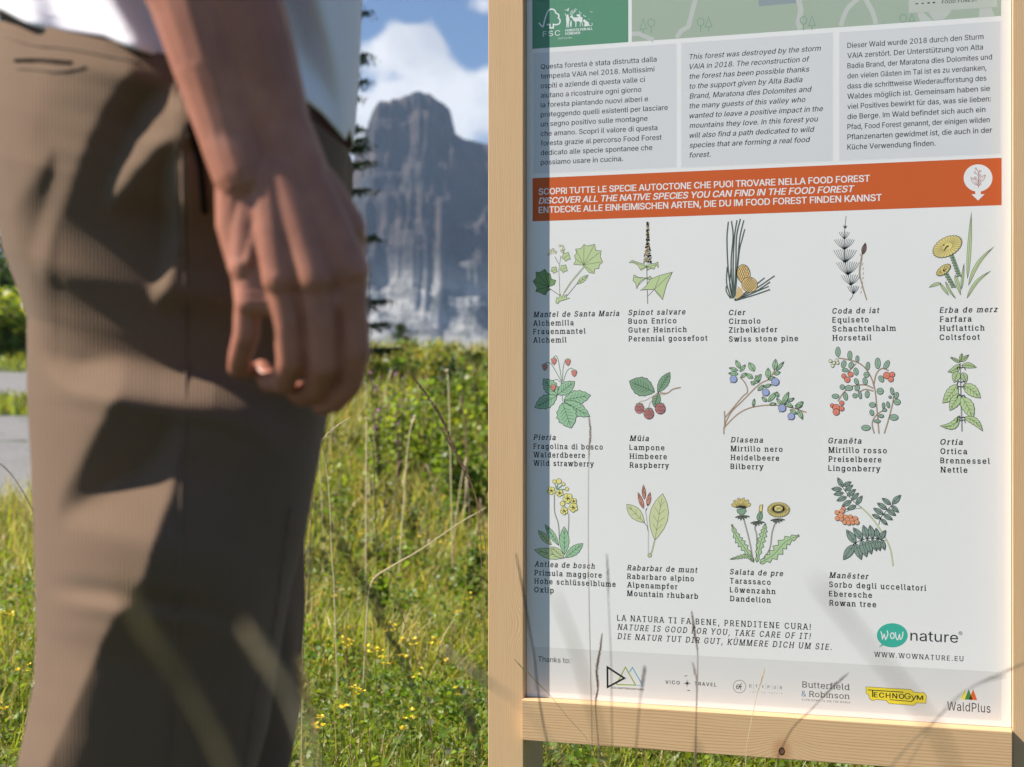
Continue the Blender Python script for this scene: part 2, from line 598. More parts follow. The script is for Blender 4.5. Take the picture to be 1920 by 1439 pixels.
def wood_mat(name, axis, knot=None, tone=1.0, seed=0.0, pitch=.0021, depthc=.55):
    """sawn softwood: growth lines along `axis` ('z' or 'x'), optional knot (s, z, size)"""
    m = NT(name)
    tc = m.n('ShaderNodeTexCoord')
    sp = m.n('ShaderNodeSeparateXYZ')
    m.l(tc.outputs['Object'], sp.inputs[0])
    if axis == 'z':
        along, across = sp.outputs['Z'], sp.outputs['X']
        sc = (14, 14, 2.6)
    else:
        along, across = sp.outputs['X'], sp.outputs['Z']
        sc = (2.6, 14, 14)
    depth = sp.outputs['Y']
    v = m.coords(scale=sc)
    warp = m.noise(1.0, 3, .5, v)
    slow = m.noise(1.0, 2, .5, m.coords(scale=tuple(a * .35 for a in sc)))
    c = m.math('MULTIPLY_ADD', warp, .017, across)
    c = m.math('MULTIPLY_ADD', slow, .03, c)
    c = m.math('MULTIPLY_ADD', depth, .55, c)
    c = m.math('MULTIPLY_ADD', m.noise(1.0, 2, .5, m.coords(scale=tuple(a * (9 if a > 5 else .5) for a in sc))), .0028, c)
    near = None
    if knot:
        ks, kz, kr = knot
        a0, c0 = (ks, kz) if axis == 'x' else (kz, ks)
        da = m.math('DIVIDE', m.math('SUBTRACT', along, a0), kr * 5.5)
        dc = m.math('DIVIDE', m.math('SUBTRACT', across, c0), kr * 5.0)
        g = m.math('EXPONENT', m.math('MULTIPLY', m.math('MULTIPLY', da, da), -1.0))
        g2 = m.math('EXPONENT', m.math('MULTIPLY', m.math('MULTIPLY', dc, dc), -1.0))
        bend = m.math('MULTIPLY', m.math('MULTIPLY', g, g2), -kr * 2.6)
        c = m.math('ADD', c, bend)
    ring = m.math('FRACT', m.math('MULTIPLY', m.math('ADD', c, seed), 1 / pitch))
    # early wood pale, narrow late-wood line at the end of each ring
    line = m.n('ShaderNodeMapRange', interpolation_type='SMOOTHSTEP')
    m.l(ring, line.inputs['Value'])
    line.inputs['From Min'].default_value = .45
    line.inputs['From Max'].default_value = .92
    edge = m.n('ShaderNodeMapRange', interpolation_type='SMOOTHSTEP')
    m.l(ring, edge.inputs['Value'])
    edge.inputs['From Min'].default_value = 1.0
    edge.inputs['From Max'].default_value = .93
    fac = m.math('MULTIPLY', line.outputs[0], edge.outputs[0])
    var = m.noise(1.0, 2, .5, m.coords(scale=tuple(a * 2.2 for a in sc)))
    fac = m.math('MULTIPLY', fac, m.math('MULTIPLY_ADD', var, 1.6, .1), clamp=True)
    pale = tuple(a * tone for a in (.72, .505, .295))
    dark = tuple(a * tone for a in (.50, .275, .125))
    colr = m.mixc(fac, pale, dark)
    colr = m.mixc(.35 if axis == 'z' else 0.0, colr, pale)
    blot = m.noise(1.0, 4, .6, m.coords(scale=tuple(a * .6 for a in sc)))
    colr = m.mixc(m.math('MULTIPLY_ADD', blot, .9, -.2, clamp=True), colr, tuple(a * tone for a in (.70, .44, .22)))
    fib = m.noise(1.0, 5, .7, m.coords(scale=tuple(a * 22 if a > 5 else a * 6 for a in sc)))
    colr = m.mixc(m.math('MULTIPLY_ADD', fib, .30, -.04, clamp=True), colr, (.36, .22, .12))
    if knot:
        ks, kz, kr = knot
        ea = m.math('SUBTRACT', sp.outputs['X'], ks)
        eb = m.math('SUBTRACT', sp.outputs['Z'], kz)
        nz = m.noise(160, 3, .6, tc.outputs['Object'])
        d = m.math('SQRT', m.math('ADD', m.math('MULTIPLY', ea, ea), m.math('MULTIPLY', m.math('MULTIPLY', eb, eb), .6)))
        d = m.math('MULTIPLY_ADD', nz, kr * .25, d)
        halo = m.n('ShaderNodeMapRange', interpolation_type='SMOOTHSTEP')
        m.l(d, halo.inputs['Value'])
        halo.inputs['From Min'].default_value = kr * 3.6
        halo.inputs['From Max'].default_value = kr * 1.0
        colr = m.mixc(m.math('MULTIPLY', halo.outputs[0], .6), colr, (.44, .20, .085))
        core = m.n('ShaderNodeMapRange')
        m.l(d, core.inputs['Value'])
        core.inputs['From Min'].default_value = kr * 1.0
        core.inputs['From Max'].default_value = kr * .9
        colr = m.mixc(core.outputs[0], colr, (.012, .008, .006))
        cor2 = m.n('ShaderNodeMapRange')
        m.l(d, cor2.inputs['Value'])
        cor2.inputs['From Min'].default_value = kr * .72
        cor2.inputs['From Max'].default_value = kr * .6
        colr = m.mixc(cor2.outputs[0], colr, (.20, .095, .05))
    m.base(colr)
    m.set(Roughness=.62)
    m.b.inputs['Specular IOR Level'].default_value = .25
    hgt = m.math('ADD', m.math('MULTIPLY', fib, .6), m.math('MULTIPLY', fac, .15))
    m.bump(hgt, .4, .0004)
    return m.m


R_POST, R_RAIL = .0145, .027
s0 = brd(915, 900, R_POST)[0]
s1 = brd(981.5, 900, R_POST)[0]
s2 = brd(1898.5, 900, R_POST)[0]
pw = s1 - s0
z_rail_t = brd(985, 1306, 0)[1]
z_rail_b = brd(985, 1388.5, R_RAIL)[1]
TOPZ = 1.86
gs, gz_ = brd(968, 1170, R_POST)
wp = wood_mat('spruce_wood_post', 'z', (gs + .032, gz_, .0075), 1.0, .3, .0026)
wp2 = wood_mat('spruce_wood_right_post', 'z', None, 1.02, .77)
ks, kz = brd(1466, 1409, R_RAIL)
wr = wood_mat('spruce_wood_rail', 'x', (ks, kz, .0058), 1.0, .11, .0046)
DEPTH = .105
p1 = box_bevel('post', (s0, -R_POST, -.35), (s1, DEPTH, TOPZ), wp, sign)
p2 = box_bevel('post', (s2, -R_POST, -.35), (s2 + pw, DEPTH, TOPZ), wp2, sign)
box_bevel('bottom_rail', (s1 + .0006, -R_RAIL, z_rail_b), (s2 - .0006, .028, z_rail_t), wr, sign, .0012)
box_bevel('top_rail', (s1 + .0006, -R_RAIL, 1.72), (s2 - .0006, .028, 1.80), wood_mat('spruce_wood_top_rail', 'x', None, 1.0, .4), sign, .0012)

pm = NT('printed_panel_white')
pv = pm.coords()
pm.base(pm.mixc(pm.noise(5, 3, .5, pv), (.80, .795, .785), (.84, .835, .825)))
pm.set(Roughness=.45)
pm.b.inputs['Specular IOR Level'].default_value = .2
pm.bump(pm.noise(3.0, 2, .5, pv), .10, .004)
panel = box_bevel('panel', (s1 + .001, 0, z_rail_t + .0005), (s2 - .001, .008, 1.7195), pm.m, sign, 0)

inkm = mat_attr('printing_ink', rough=.5, spec=.12)
WHITE = lin((214, 216, 218))


def pale_ink(r, g, b):
    c = ink(r, g, b)
    return tuple(min(.8, v * .93 + .038) for v in c)


def ink(r, g, b):
    """albedo of a print colour from the way it looks next to the sunlit white of the panel"""
    l = lin((r, g, b))
    return tuple(min(.82, l[i] / WHITE[i] * .765) for i in range(3))


K = (.006, .008, .009)
WK = (.80, .80, .80)


class Print:
    """flat print on the panel; outlines are given in photo pixels and projected on to the panel's plane"""
    STEP = 1.5e-6

    def __init__(self, name, tf=None, level=0):
        self.name, self.v, self.f, self.c = name, [], [], []
        self.off = .00005 + level * .00002
        self.tf = tf or (lambda x, y: (x, y))

    def put(self, x, y):
        X, Y = self.tf(x, y)
        s, z = brd(X, Y)
        return (s, -self.off, z)

    def raw(self, P2, faces, c):
        b = len(self.v)
        self.v.extend(P2)
        for f in faces:
            self.f.append(tuple(i + b for i in f))
            self.c.append(c)
        self.off += self.STEP

    def poly(self, pts, c):
        P = [self.put(*p[:2]) for p in pts]
        tris = tessellate_polygon([[Vector((p[0], p[2], 0)) for p in P]])
        out = []
        for t in tris:
            a, b_, d = [P[i] for i in t]
            area = (b_[0] - a[0]) * (d[2] - a[2]) - (b_[2] - a[2]) * (d[0] - a[0])
            out.append(t if area > 0 else (t[0], t[2], t[1]))
        self.raw(P, out, c)

    def stroke(self, pts, w, c, closed=False, n=0, taper=False):
        pts = [self.tf(*p[:2]) for p in pts]
        if n: pts = [tuple(p) for p in smooth_path(pts, n)]
        tf, self.tf = self.tf, (lambda x, y: (x, y))
        m = len(pts)
        L, R = [], []
        for i, p in enumerate(pts):
            a = pts[(i - 1) % m] if (closed or i > 0) else p
            b = pts[(i + 1) % m] if (closed or i < m - 1) else p
            p_ = np.array(p, float)
            d1, d2 = p_ - np.array(a, float), np.array(b, float) - p_
            l1, l2 = np.hypot(*d1), np.hypot(*d2)
            d1 = d1 / l1 if l1 > 1e-9 else d2 / (l2 or 1)
            d2 = d2 / l2 if l2 > 1e-9 else d1
            d = d1 + d2
            ln = np.hypot(*d)
            if ln < 1e-6: d, ln = d1, 1
            nx, ny = -d[1] / ln, d[0] / ln
            miter = 1 / max(.42, abs(nx * -d1[1] + ny * d1[0]))
            ww = w / 2 * miter * ((1 - .8 * i / (m - 1)) if taper else 1)
            L.append(self.put(p[0] + nx * ww, p[1] + ny * ww))
            R.append(self.put(p[0] - nx * ww, p[1] - ny * ww))
        fs = []
        for i in range(m if closed else m - 1):
            j = (i + 1) % m
            fs.append((i, j, m + j, m + i))
        # keep the faces turned to the viewer
        P = L + R
        out = []
        for f in fs:
            A, B, C_ = P[f[0]], P[f[1]], P[f[2]]
            area = (B[0] - A[0]) * (C_[2] - A[2]) - (B[2] - A[2]) * (C_[0] - A[0])
            out.append(f if area > 0 else f[::-1])
        self.raw(P, out, c)
        self.tf = tf

    def circle(self, x, y, r, c, line=None, lw=.8, ry=None, n=18):
        ry = ry or r
        pts = [(x + r * math.cos(a), y + ry * math.sin(a)) for a in np.linspace(0, 2 * math.pi, n + 1)[:-1]]
        if c: self.poly(pts, c)
        if line: self.stroke(pts, lw, line, closed=True)

    def leaf(self, b, t, w, c, line=K, veins=3, lw=.75, belly=.45, serr=0, skew=0):
        """pointed leaf from base b to tip t with half-width w (units of the current tf)"""
        b, t = np.array(b, float), np.array(t, float)
        d = t - b
        L = np.hypot(*d)
        u = d / L
        nrm = np.array((-u[1], u[0]))
        N = 11
        def prof(k):
            s = k / N
            p = math.sin(math.pi * s ** (math.log(.5) / math.log(belly)))
            return max(0, p) ** .85
        A, B = [], []
        for k in range(N + 1):
            s = k / N
            h = w * prof(k)
            if serr and 0 < k < N: h *= 1 + serr * (1 if k % 2 else -1)
            cen = b + u * L * s + nrm * skew * math.sin(math.pi * s)
            A.append(tuple(cen + nrm * h))
            B.append(tuple(cen - nrm * h))
        pts = A + B[::-1][1:-1]
        self.poly(pts, c)
        if line:
            self.stroke(pts, lw, line, closed=True)
            mid = [tuple(b + u * L * s + nrm * skew * math.sin(math.pi * s)) for s in (0, .3, .6, .9)]
            self.stroke(mid, lw * .8, line)
            for k in range(veins):
                s = .22 + .5 * k / max(1, veins - 1)
                cen = b + u * L * s + nrm * skew * math.sin(math.pi * s)
                for sg in (1, -1):
                    e = cen + u * L * .13 + nrm * sg * w * .62 * math.sin(math.pi * min(.9, s + .1))
                    self.stroke([tuple(cen), tuple(e)], lw * .6, line)

    def build(self):
        o = mesh_obj(self.name, self.v, self.f, inkm, panel, colors=self.c)
        return o


# ---- lettering
try:
    import os
    _p = os.path.join(bpy.utils.system_resource('DATAFILES'), 'fonts', 'Inter.woff2')
    FONT = bpy.data.fonts.load(_p) if os.path.exists(_p) else None
except Exception:
    FONT = None
_glyphs = {}
CHARS1 = set('ABCDEFGHIJKLMNOPQRSTUVWXYZabcdefghijklmnopqrstuvwxyz0123456789èöüäëÜ.,:!&®')


def fill_outline(V, E):
    """fill letter outlines by winding number, so that overlapping contours stay solid"""
    nxt = {}
    for a, b in E:
        nxt.setdefault(a, []).append(b)
        nxt.setdefault(b, []).append(a)
    seen, loops = set(), []
    for s in nxt:
        if s in seen: continue
        lp, prev, cur = [s], None, s
        seen.add(s)
        while True:
            # keep the stored direction of the first edge
            opts = [q for q in nxt[cur] if q != prev]
            if not opts: break
            q = min(opts, key=lambda w: (0 if w == cur + 1 else 1))
            if q == s or q in seen: break
            lp.append(q)
            seen.add(q)
            prev, cur = cur, q
        if len(lp) > 2: loops.append(lp)
    P = [Vector((v[0], v[1])) for v in V]
    edges = [(lp[i], lp[(i + 1) % len(lp)]) for lp in loops for i in range(len(lp))]
    out = delaunay_2d_cdt(P, edges, [], 0, 1e-5)
    nv, nf = out[0], out[2]
    L = [np.array([V[i][:2] for i in lp]) for lp in loops]
    keep = []
    for f in nf:
        cx, cy = sum(nv[i].x for i in f) / len(f), sum(nv[i].y for i in f) / len(f)
        wn = 0
        for A in L:
            B = np.roll(A, -1, 0)
            cr = (B[:, 0] - A[:, 0]) * (cy - A[:, 1]) - (cx - A[:, 0]) * (B[:, 1] - A[:, 1])
            wn += int(np.sum((A[:, 1] <= cy) & (B[:, 1] > cy) & (cr > 0))) - int(np.sum((A[:, 1] > cy) & (B[:, 1] <= cy) & (cr < 0)))
        if wn != 0: keep.append(tuple(f))
    return [(v.x, v.y, 0) for v in nv], keep


CAPH = .5087 if FONT else .682


def glyph(ch, bold, slab):
    """outline triangles, advance of one letter (em units); slab adds square serifs at the stem ends"""
    key = (ch, slab)
    if key in _glyphs: return _glyphs[key]
    if ch == 'I' and not slab:
        _glyphs[key] = ([(.045, 0), (.097, 0), (.097, CAPH), (.045, CAPH)], [(0, 1, 2, 3)], .142)
        return _glyphs[key]
    def geom(s):
        cu = bpy.data.curves.new('tmp', 'FONT')
        if FONT: cu.font = FONT
        cu.body = s
        cu.resolution_u = 1 if FONT else 3
        ob = bpy.data.objects.new('tmp', cu)
        col.objects.link(ob)
        cu.fill_mode = 'NONE' if s in CHARS1 else cu.fill_mode
        me = ob.to_mesh()
        V = [tuple(v.co) for v in me.vertices]
        Fp = [tuple(p.vertices) for p in me.polygons]
        if s in CHARS1: V, Fp = fill_outline(V, [tuple(e.vertices) for e in me.edges])
        ob.to_mesh_clear()
        bpy.data.objects.remove(ob)
        bpy.data.curves.remove(cu)
        return V, Fp
    hh, _ = geom('HH')
    w2 = max(v[0] for v in hh)
    hch, _ = geom('H' + ch + 'H')
    adv = max(v[0] for v in hch) - w2
    V, Fp = geom(ch) if ch != ' ' else ([], [])
    V = [(v[0], v[1]) for v in V]
    if slab and V:
        cnt = {}
        for f in Fp:
            for i in range(len(f)):
                e = tuple(sorted((f[i], f[(i + 1) % len(f)])))
                cnt.setdefault(e, []).append(f)
        ts = .040
        ext = .050
        ytop = max(v[1] for v in V)
        for e, fs in list(cnt.items()):
            if len(fs) != 1: continue
            a, b = V[e[0]], V[e[1]]
            if abs(a[1] - b[1]) > 1e-3: continue
            x0, x1 = min(a[0], b[0]), max(a[0], b[0])
            if not (.03 < x1 - x0 < .12): continue
            cy = np.mean([V[i][1] for i in fs[0]])
            up = cy > a[1]                       # the letter is above this edge: a foot
            y = a[1]
            foot = up and y < .02 and ch not in 'ItyqgpjQ.,:!®' or (ch in 'pq' and up and y < -.1)
            head = (not up) and y > .28 and ch not in 'tI'
            if ch in 'EFLTZ' and not foot and ch not in 'T': head = False
            if ch in '1234567890.:!,°/&': foot = foot and ch == '1'; head = False
            if not (foot or head): continue
            yy0, yy1 = (y, y + ts) if foot else (y - ts, y)
            left = True
            right = foot or (ch.isupper()) or ch in 'uvwxyk' and not (ch == 'k' and y > .45)
            if ch == 'u': left, right = (not foot), (foot)
            if ch in 'ad': left = not foot if ch == 'd' else False; right = foot
            for on, (xa, xb) in ((left, (x0 - ext, x0)), (right, (x1, x1 + ext))):
                if not on: continue
                k = len(V)
                V += [(xa, yy0), (xb, yy0), (xb, yy1), (xa, yy1)]
                Fp.append((k, k + 1, k + 2, k + 3))
    _glyphs[key] = (V, Fp, adv)
    return _glyphs[key]


def line_geom(s, bold, slab, track, italic):
    V, Fc, x = [], [], 0
    for ch in s:
        gv, gf, adv = glyph(ch, bold, slab)
        b = len(V)
        V += [(x + a + italic * b_, b_) for a, b_ in gv]
        Fc += [tuple(i + b for i in f) for f in gf]
        x += adv + track
    return V, Fc


def lettering(P, s, x0, y0, x1, cap, bold=0.0, slab=False, track=0.0, italic=0.0, c=None):
    """one line of writing: starts at pixel x0 on baseline y0, ends at x1, capitals `cap` pixels high at its start"""
    V, Fc = line_geom(s, bold, slab, track, italic)
    sa_, za = brd(x0, y0)
    sb_, _ = brd(x1, y0)
    zt = brd(x0, y0 - cap)[1]
    minx, maxx = min(v[0] for v in V), max(v[0] for v in V)
    kx = (sb_ - sa_) / (maxx - minx)
    kz = (zt - za) / CAPH
    b = max(0, bold) * .7
    shifts = [(0, 0)] if b < .001 else ([(-b * .8, -b * .35), (b * .8, b * .35)] if b < .012 else [(-b, -b * .6), (b, -b * .6), (-b, b * .6), (b, b * .6)])
    for hx, hy in shifts:
        out = [(sa_ + (v[0] + hx - minx) * kx, -P.off, za + (v[1] + hy) * kz) for v in V]
        fs = []
        for f in Fc:
            A, B, C_ = out[f[0]], out[f[1]], out[f[2]]
            area = (B[0] - A[0]) * (C_[2] - A[2]) - (B[2] - A[2]) * (C_[0] - A[0])
            fs.append(f if area > 0 else f[::-1])
        P.raw(out, fs, c or K)


def band(P, x0, x1, ytop, ybot, xref, c):
    """rectangle level on the panel: top and bottom heights read at pixel column xref"""
    zt, zb = brd(xref, ytop)[1], brd(xref, ybot)[1]
    sa_, sb_ = brd(x0, 700)[0], brd(x1, 700)[0]
    P.raw([(sa_, -P.off, zb), (sb_, -P.off, zb), (sb_, -P.off, zt), (sa_, -P.off, zt)], [(0, 1, 2, 3)], c)


def frame_lines(P, x0, x1, ytop, ybot, xref, w, c):
    zt, zb = brd(xref, ytop)[1], brd(xref, ybot)[1]
    sa_, sb_ = brd(x0, 700)[0], brd(x1, 700)[0]
    for (a, b, d, e) in ((sa_, sb_, zt - w, zt), (sa_, sb_, zb, zb + w), (sa_, sa_ + w, zb + w, zt - w), (sb_ - w, sb_, zb + w, zt - w)):
        P.raw([(a, -P.off, d), (b, -P.off, d), (b, -P.off, e), (a, -P.off, e)], [(0, 1, 2, 3)], c)


# ---- top of the panel: green block with the certification mark, and the map
P = Print('green_block')
GREEN = ink(92, 142, 118)
s_a, s_b = brd(998, 92)[0], brd(1178, 92)[0]
z_b = brd(998, 92)[1]
P.raw([(s_a, -P.off, z_b), (s_b, -P.off, z_b), (s_b, -P.off, 1.60), (s_a, -P.off, 1.60)], [(0, 1, 2, 3)], GREEN)
P.build()

q1 = lambda x, y: (980 + x / 9.6, y / 9.6)
P = Print('certification_mark', q1, 1)
W = ink(215, 222, 222)
P.stroke([(292, 415), (362, 485), (388, 400), (410, 320), (440, 235), (475, 185), (520, 168), (565, 180), (590, 215), (600, 240), (640, 262), (655, 300), (640, 325), (668, 352), (672, 400), (650, 435), (610, 448), (562, 446)], 2.6, W, n=4)
P.stroke([(430, 448), (490, 446), (490, 508), (552, 504), (555, 430)], 2.8, W)
lettering(P, 'FSC', 980 + 352 / 9.6, 69.3, 980 + 676 / 9.6, 9.9, 0.0, True, .06, 0, W)
lettering(P, 'FORESTS FOR ALL', 980 + 772 / 9.6, 59.9, 980 + 1258 / 9.6, 4.3, .035, False, -.02, 0, W)
lettering(P, 'FOREVER', 980 + 772 / 9.6, 66.0, 980 + 1036 / 9.6, 4.3, .035, False, -.02, 0, W)
lettering(P, 'FSC® C121844', 980 + 642 / 9.6, 74.3, 980 + 895 / 9.6, 3.2, 0, False, .03, 0, W)
lettering(P, 'TM', 980 + 1208 / 9.6, 24.5, 980 + 1256 / 9.6, 2.6, 0, False, .03, 0, W)
# standing person, child, stag, monkey, big cat and birds in silhouette
P.poly([(800, 262), (822, 268), (826, 290), (842, 345), (850, 385), (838, 372), (832, 430), (826, 500), (812, 500), (808, 430), (800, 500), (786, 500), (788, 420), (780, 350), (785, 305), (762, 262), (765, 238), (790, 290)], W)
P.circle(812, 278, 14, W)
P.poly([(862, 385), (880, 388), (884, 430), (878, 496), (868, 496), (864, 450), (858, 496), (850, 496), (852, 425)], W)
P.circle(874, 383, 9, W)
P.poly([(845, 318), (868, 290), (895, 285), (920, 318), (980, 318), (1040, 300), (1075, 320), (1078, 360), (1070, 395), (1088, 470), (1078, 480), (1060, 410), (1045, 400), (1040, 480), (1028, 484), (1034, 400), (1000, 385), (970, 392), (966, 488), (950, 490), (948, 400), (910, 370), (890, 330), (868, 322)], W)
for br in ([(880, 290), (868, 250), (878, 215), (882, 190)], [(868, 250), (850, 262)], [(874, 225), (858, 215)], [(892, 285), (905, 240), (930, 225), (955, 190)], [(905, 240), (900, 205), (910, 182)], [(930, 225), (932, 190), (940, 170)]):
    P.stroke(br, 1.0, W, n=3)
P.poly([(965, 275), (985, 262), (1030, 262), (1040, 290), (1030, 312), (1012, 300), (985, 304)], W)
P.stroke([(1035, 270), (1055, 240), (1020, 225), (1025, 200)], .8, W, n=4)
P.poly([(1085, 370), (1112, 352), (1140, 372), (1190, 410), (1205, 470), (1105, 480), (1118, 420), (1088, 388)], W)
P.stroke([(1200, 470), (1240, 465), (1255, 435), (1240, 418)], 1.0, W, n=4)
P.poly([(750, 178), (790, 185), (815, 160), (836, 140), (830, 175), (822, 210), (800, 192), (765, 192)], W)
P.poly([(942, 152), (985, 178), (955, 178)], W)
P.poly([(1088, 268), (1108, 285), (1152, 300), (1118, 304), (1096, 290)], W)
P.poly([(1194, 340), (1202, 352), (1192, 360), (1186, 350)], W)
P.build()

P = Print('trail_map')
MAPC, MAPL = ink(158, 173, 158), ink(182, 188, 184)
s_a, s_b = brd(1184.5, 79)[0], brd(1877, 30.5)[0]
P.raw([(s_a, -P.off, z_b), (s_b, -P.off, z_b), (s_b, -P.off, 1.60), (s_a, -P.off, 1.60)], [(0, 1, 2, 3)], MAPC)
q2 = lambda x, y: (1180 + x / 5.333, y / 5.333)
q3 = lambda x, y: (1540 + x / 5.333, y / 5.333)
P.tf = q2
P.poly([(1295, 66), (1700, 30), (1712, -500), (1280, -500)], ink(138, 152, 158))
P.stroke([(25, 340), (95, 338), (170, 372), (245, 402)], 8, MAPL)
P.stroke([(700, -300), (655, 20), (590, 270), (520, 310), (470, 380)], 8.5, MAPL)
P.stroke([(1640, -200), (1700, 30), (1712, 120), (1690, 230), (1712, 290)], 10, MAPL, n=3)
P.tf = q3
P.stroke([(700, -260), (330, 20), (240, 130), (195, 262)], 8.5, MAPL, n=3)
P.stroke([(330, -200), (470, 40), (515, 130), (548, 240)], 9, MAPL, n=3)
P.poly([(960, 140), (1000, 110), (1110, 205), (1225, 195), (1290, 130), (1300, 100), (1250, 98), (1060, 110), (1130, 208), (990, 216)], MAPL)
P.poly([(1582, 88), (1700, 80), (1735, 165), (1575, 176)], MAPL)
TI = ink(128, 158, 138)
for (tf, tr, ci) in ((q2, (140, 192, 296, 66), (218, 230)), (q2, (792, 172, 274, 70), (713, 222)), (q2, (1825, 160, 262, 66), (1742, 206)), (q3, (905, 146, 216, 60), (820, 183)), (q2, (640, -260, -150, 66), (720, -215)), (q3, (300, -240, -140, 66), (210, -190))):
    P.tf = tf
    x, yt, yb, w = tr
    P.stroke([(x - w / 2, yb), (x, yt), (x + w / 2, yb - 6)], 1.7, TI, closed=True)
    P.circle(ci[0], ci[1], 33, None, TI, 1.7, ry=38)
    if tf is q2:
        P.stroke([(x, yb), (x, yb + 40)], 1.7, TI)
        P.stroke([(ci[0], ci[1] + 38), (ci[0], ci[1] + 100)], 1.7, TI)
P.tf = q3
P.poly([(873, 134), (1760, 72), (1760, -420), (873, -420)], ink(180, 187, 180))
for (a, b, w) in ((942, 968, 1.8), (1002, 1026, 1.8), (1060, 1084, 2.4), (1114, 1138, 2.4)):
    P.stroke([(a, 41 - (a - 942) * .07), (b, 39 - (a - 942) * .07)], w, K)
lettering(P, 'FOOD FOREST', 1540 + 1206 / 5.333, 7.6, 1540 + 1560 / 5.333, 6.0, .015, False, .02, 0, K)
P.build()

# ---- three grey text fields
GREY, GL = ink(203, 206, 210), ink(217, 219, 222)
TXT = (.010, .013, .016)
paras = [
    (999.5, 1269.5, 99.5, 327, 1000, 1014, 130.2, 17.93, 9.4, 0, 'italian_text_field', [
        ('Questa foresta è stata distrutta dalla', 1231), ('tempesta VAIA nel 2018. Moltissimi', 1227), ('ospiti e aziende di questa valle ci', 1209),
        ('aiutano a ricostruire ogni giorno', 1202.5), ('la foresta piantando nuovi alberi e', 1215), ('proteggendo quelli esistenti per lasciare', 1252),
        ('un segno positivo sulle montagne', 1214), ('che amano. Scopri il valore di questa', 1232.5), ('foresta grazie al percorso Food Forest', 1240.5),
        ('dedicato alle specie spontanee che', 1223), ('possiamo usare in cucina.', 1168)]),
    (1276.2, 1562.5, 80, 315.5, 1277, 1293, 111.7, 18.42, 9.6, .2, 'english_text_field', [
        ('This forest was destroyed by the storm', 1539), ('VAIA in 2018. The reconstruction of', 1518), ('the forest has been possible thanks', 1517.5),
        ('to the support given by Alta Badia', 1504.5), ('Brand, Maratona dles Dolomites and', 1522), ('the many guests of this valley who', 1510),
        ('wanted to leave a positive impact in the', 1543), ('mountains they love. In this forest you', 1534), ('will also find a path dedicated to wild', 1527),
        ('species that are forming a real food', 1519), ('forest.', 1332)]),
    (1572.5, 1877.5, 60, 303, 1573, 1589, 90.6, 19.05, 9.8, 0, 'german_text_field', [
        ('Dieser Wald wurde 2018 durch den Sturm', 1844), ('VAIA zerstört. Der Unterstützung von Alta', 1843), ('Badia Brand, der Maratona dles Dolomites und', 1860),
        ('den vielen Gästen im Tal ist es zu verdanken,', 1849.5), ('dass die schrittweise Wiederaufforstung des', 1849.5), ('Waldes möglich ist. Gemeinsam haben sie', 1856),
        ('viel Positives bewirkt für das, was sie lieben:', 1858), ('die Berge. Im Wald befindet sich auch ein', 1847.5), ('Pfad, Food Forest genannt, der einigen wilden', 1855.5),
        ('Pflanzenarten gewidmet ist, die auch in der', 1860), ('Küche Verwendung finden.', 1754)])]
for (x0, x1, yt, yb, xr_, tx, ty, dy, cap, it, name, lines) in paras:
    P = Print(name)
    band(P, x0, x1, yt, yb, xr_, GREY)
    frame_lines(P, x0, x1, yt, yb, xr_, .0011, GL)
    for i, (s, xe) in enumerate(lines):
        lettering(P, s, tx, ty + dy * i, xe, cap, .0105, False, 0, it, TXT)
    P.build()

# ---- orange banner
P = Print('orange_banner')
band(P, 998.5, 1878, 334.5, 415.5, 998.5, ink(194, 93, 50))
for s, y, xe, it in (('SCOPRI TUTTE LE SPECIE AUTOCTONE CHE PUOI TROVARE NELLA FOOD FOREST', 365.6, 1630.8, 0),
                     ('DISCOVER ALL THE NATIVE SPECIES YOU CAN FIND IN THE FOOD FOREST', 382.8, 1602, .2),
                     ('ENTDECKE ALLE EINHEIMISCHEN ARTEN, DIE DU IM FOOD FOREST FINDEN KANNST', 400, 1652.9, 0)):
    lettering(P, s, 1010.3, y, xe, 11.6, .021, False, -.015, it, WK)
z4 = lambda x, y: (1440 + x / 3.89, 290 + y / 3.89)
P.tf = z4
P.circle(1532, 172, 105, WK, ry=100, n=32)
P.poly([(1512, 262), (1552, 262), (1552, 290), (1580, 290), (1532, 336), (1484, 290), (1512, 290)], WK)
RB = ink(150, 60, 48)
P.stroke([(1535, 245), (1534, 180), (1533, 118)], .9, RB)
for (x, y) in ((1517, 105), (1548, 122), (1510, 132), (1547, 152), (1512, 170), (1548, 217)):
    P.circle(x, y, 7, None, RB, .8, n=10)
    P.stroke([(x + (5 if x < 1530 else -5), y + 5), (1534, y + 22)], .8, RB)
P.leaf((1530, 225), (1480, 168), 14, WK, RB, 1, .8)
P.leaf((1536, 205), (1586, 150), 14, WK, RB, 1, .8)
P.build()

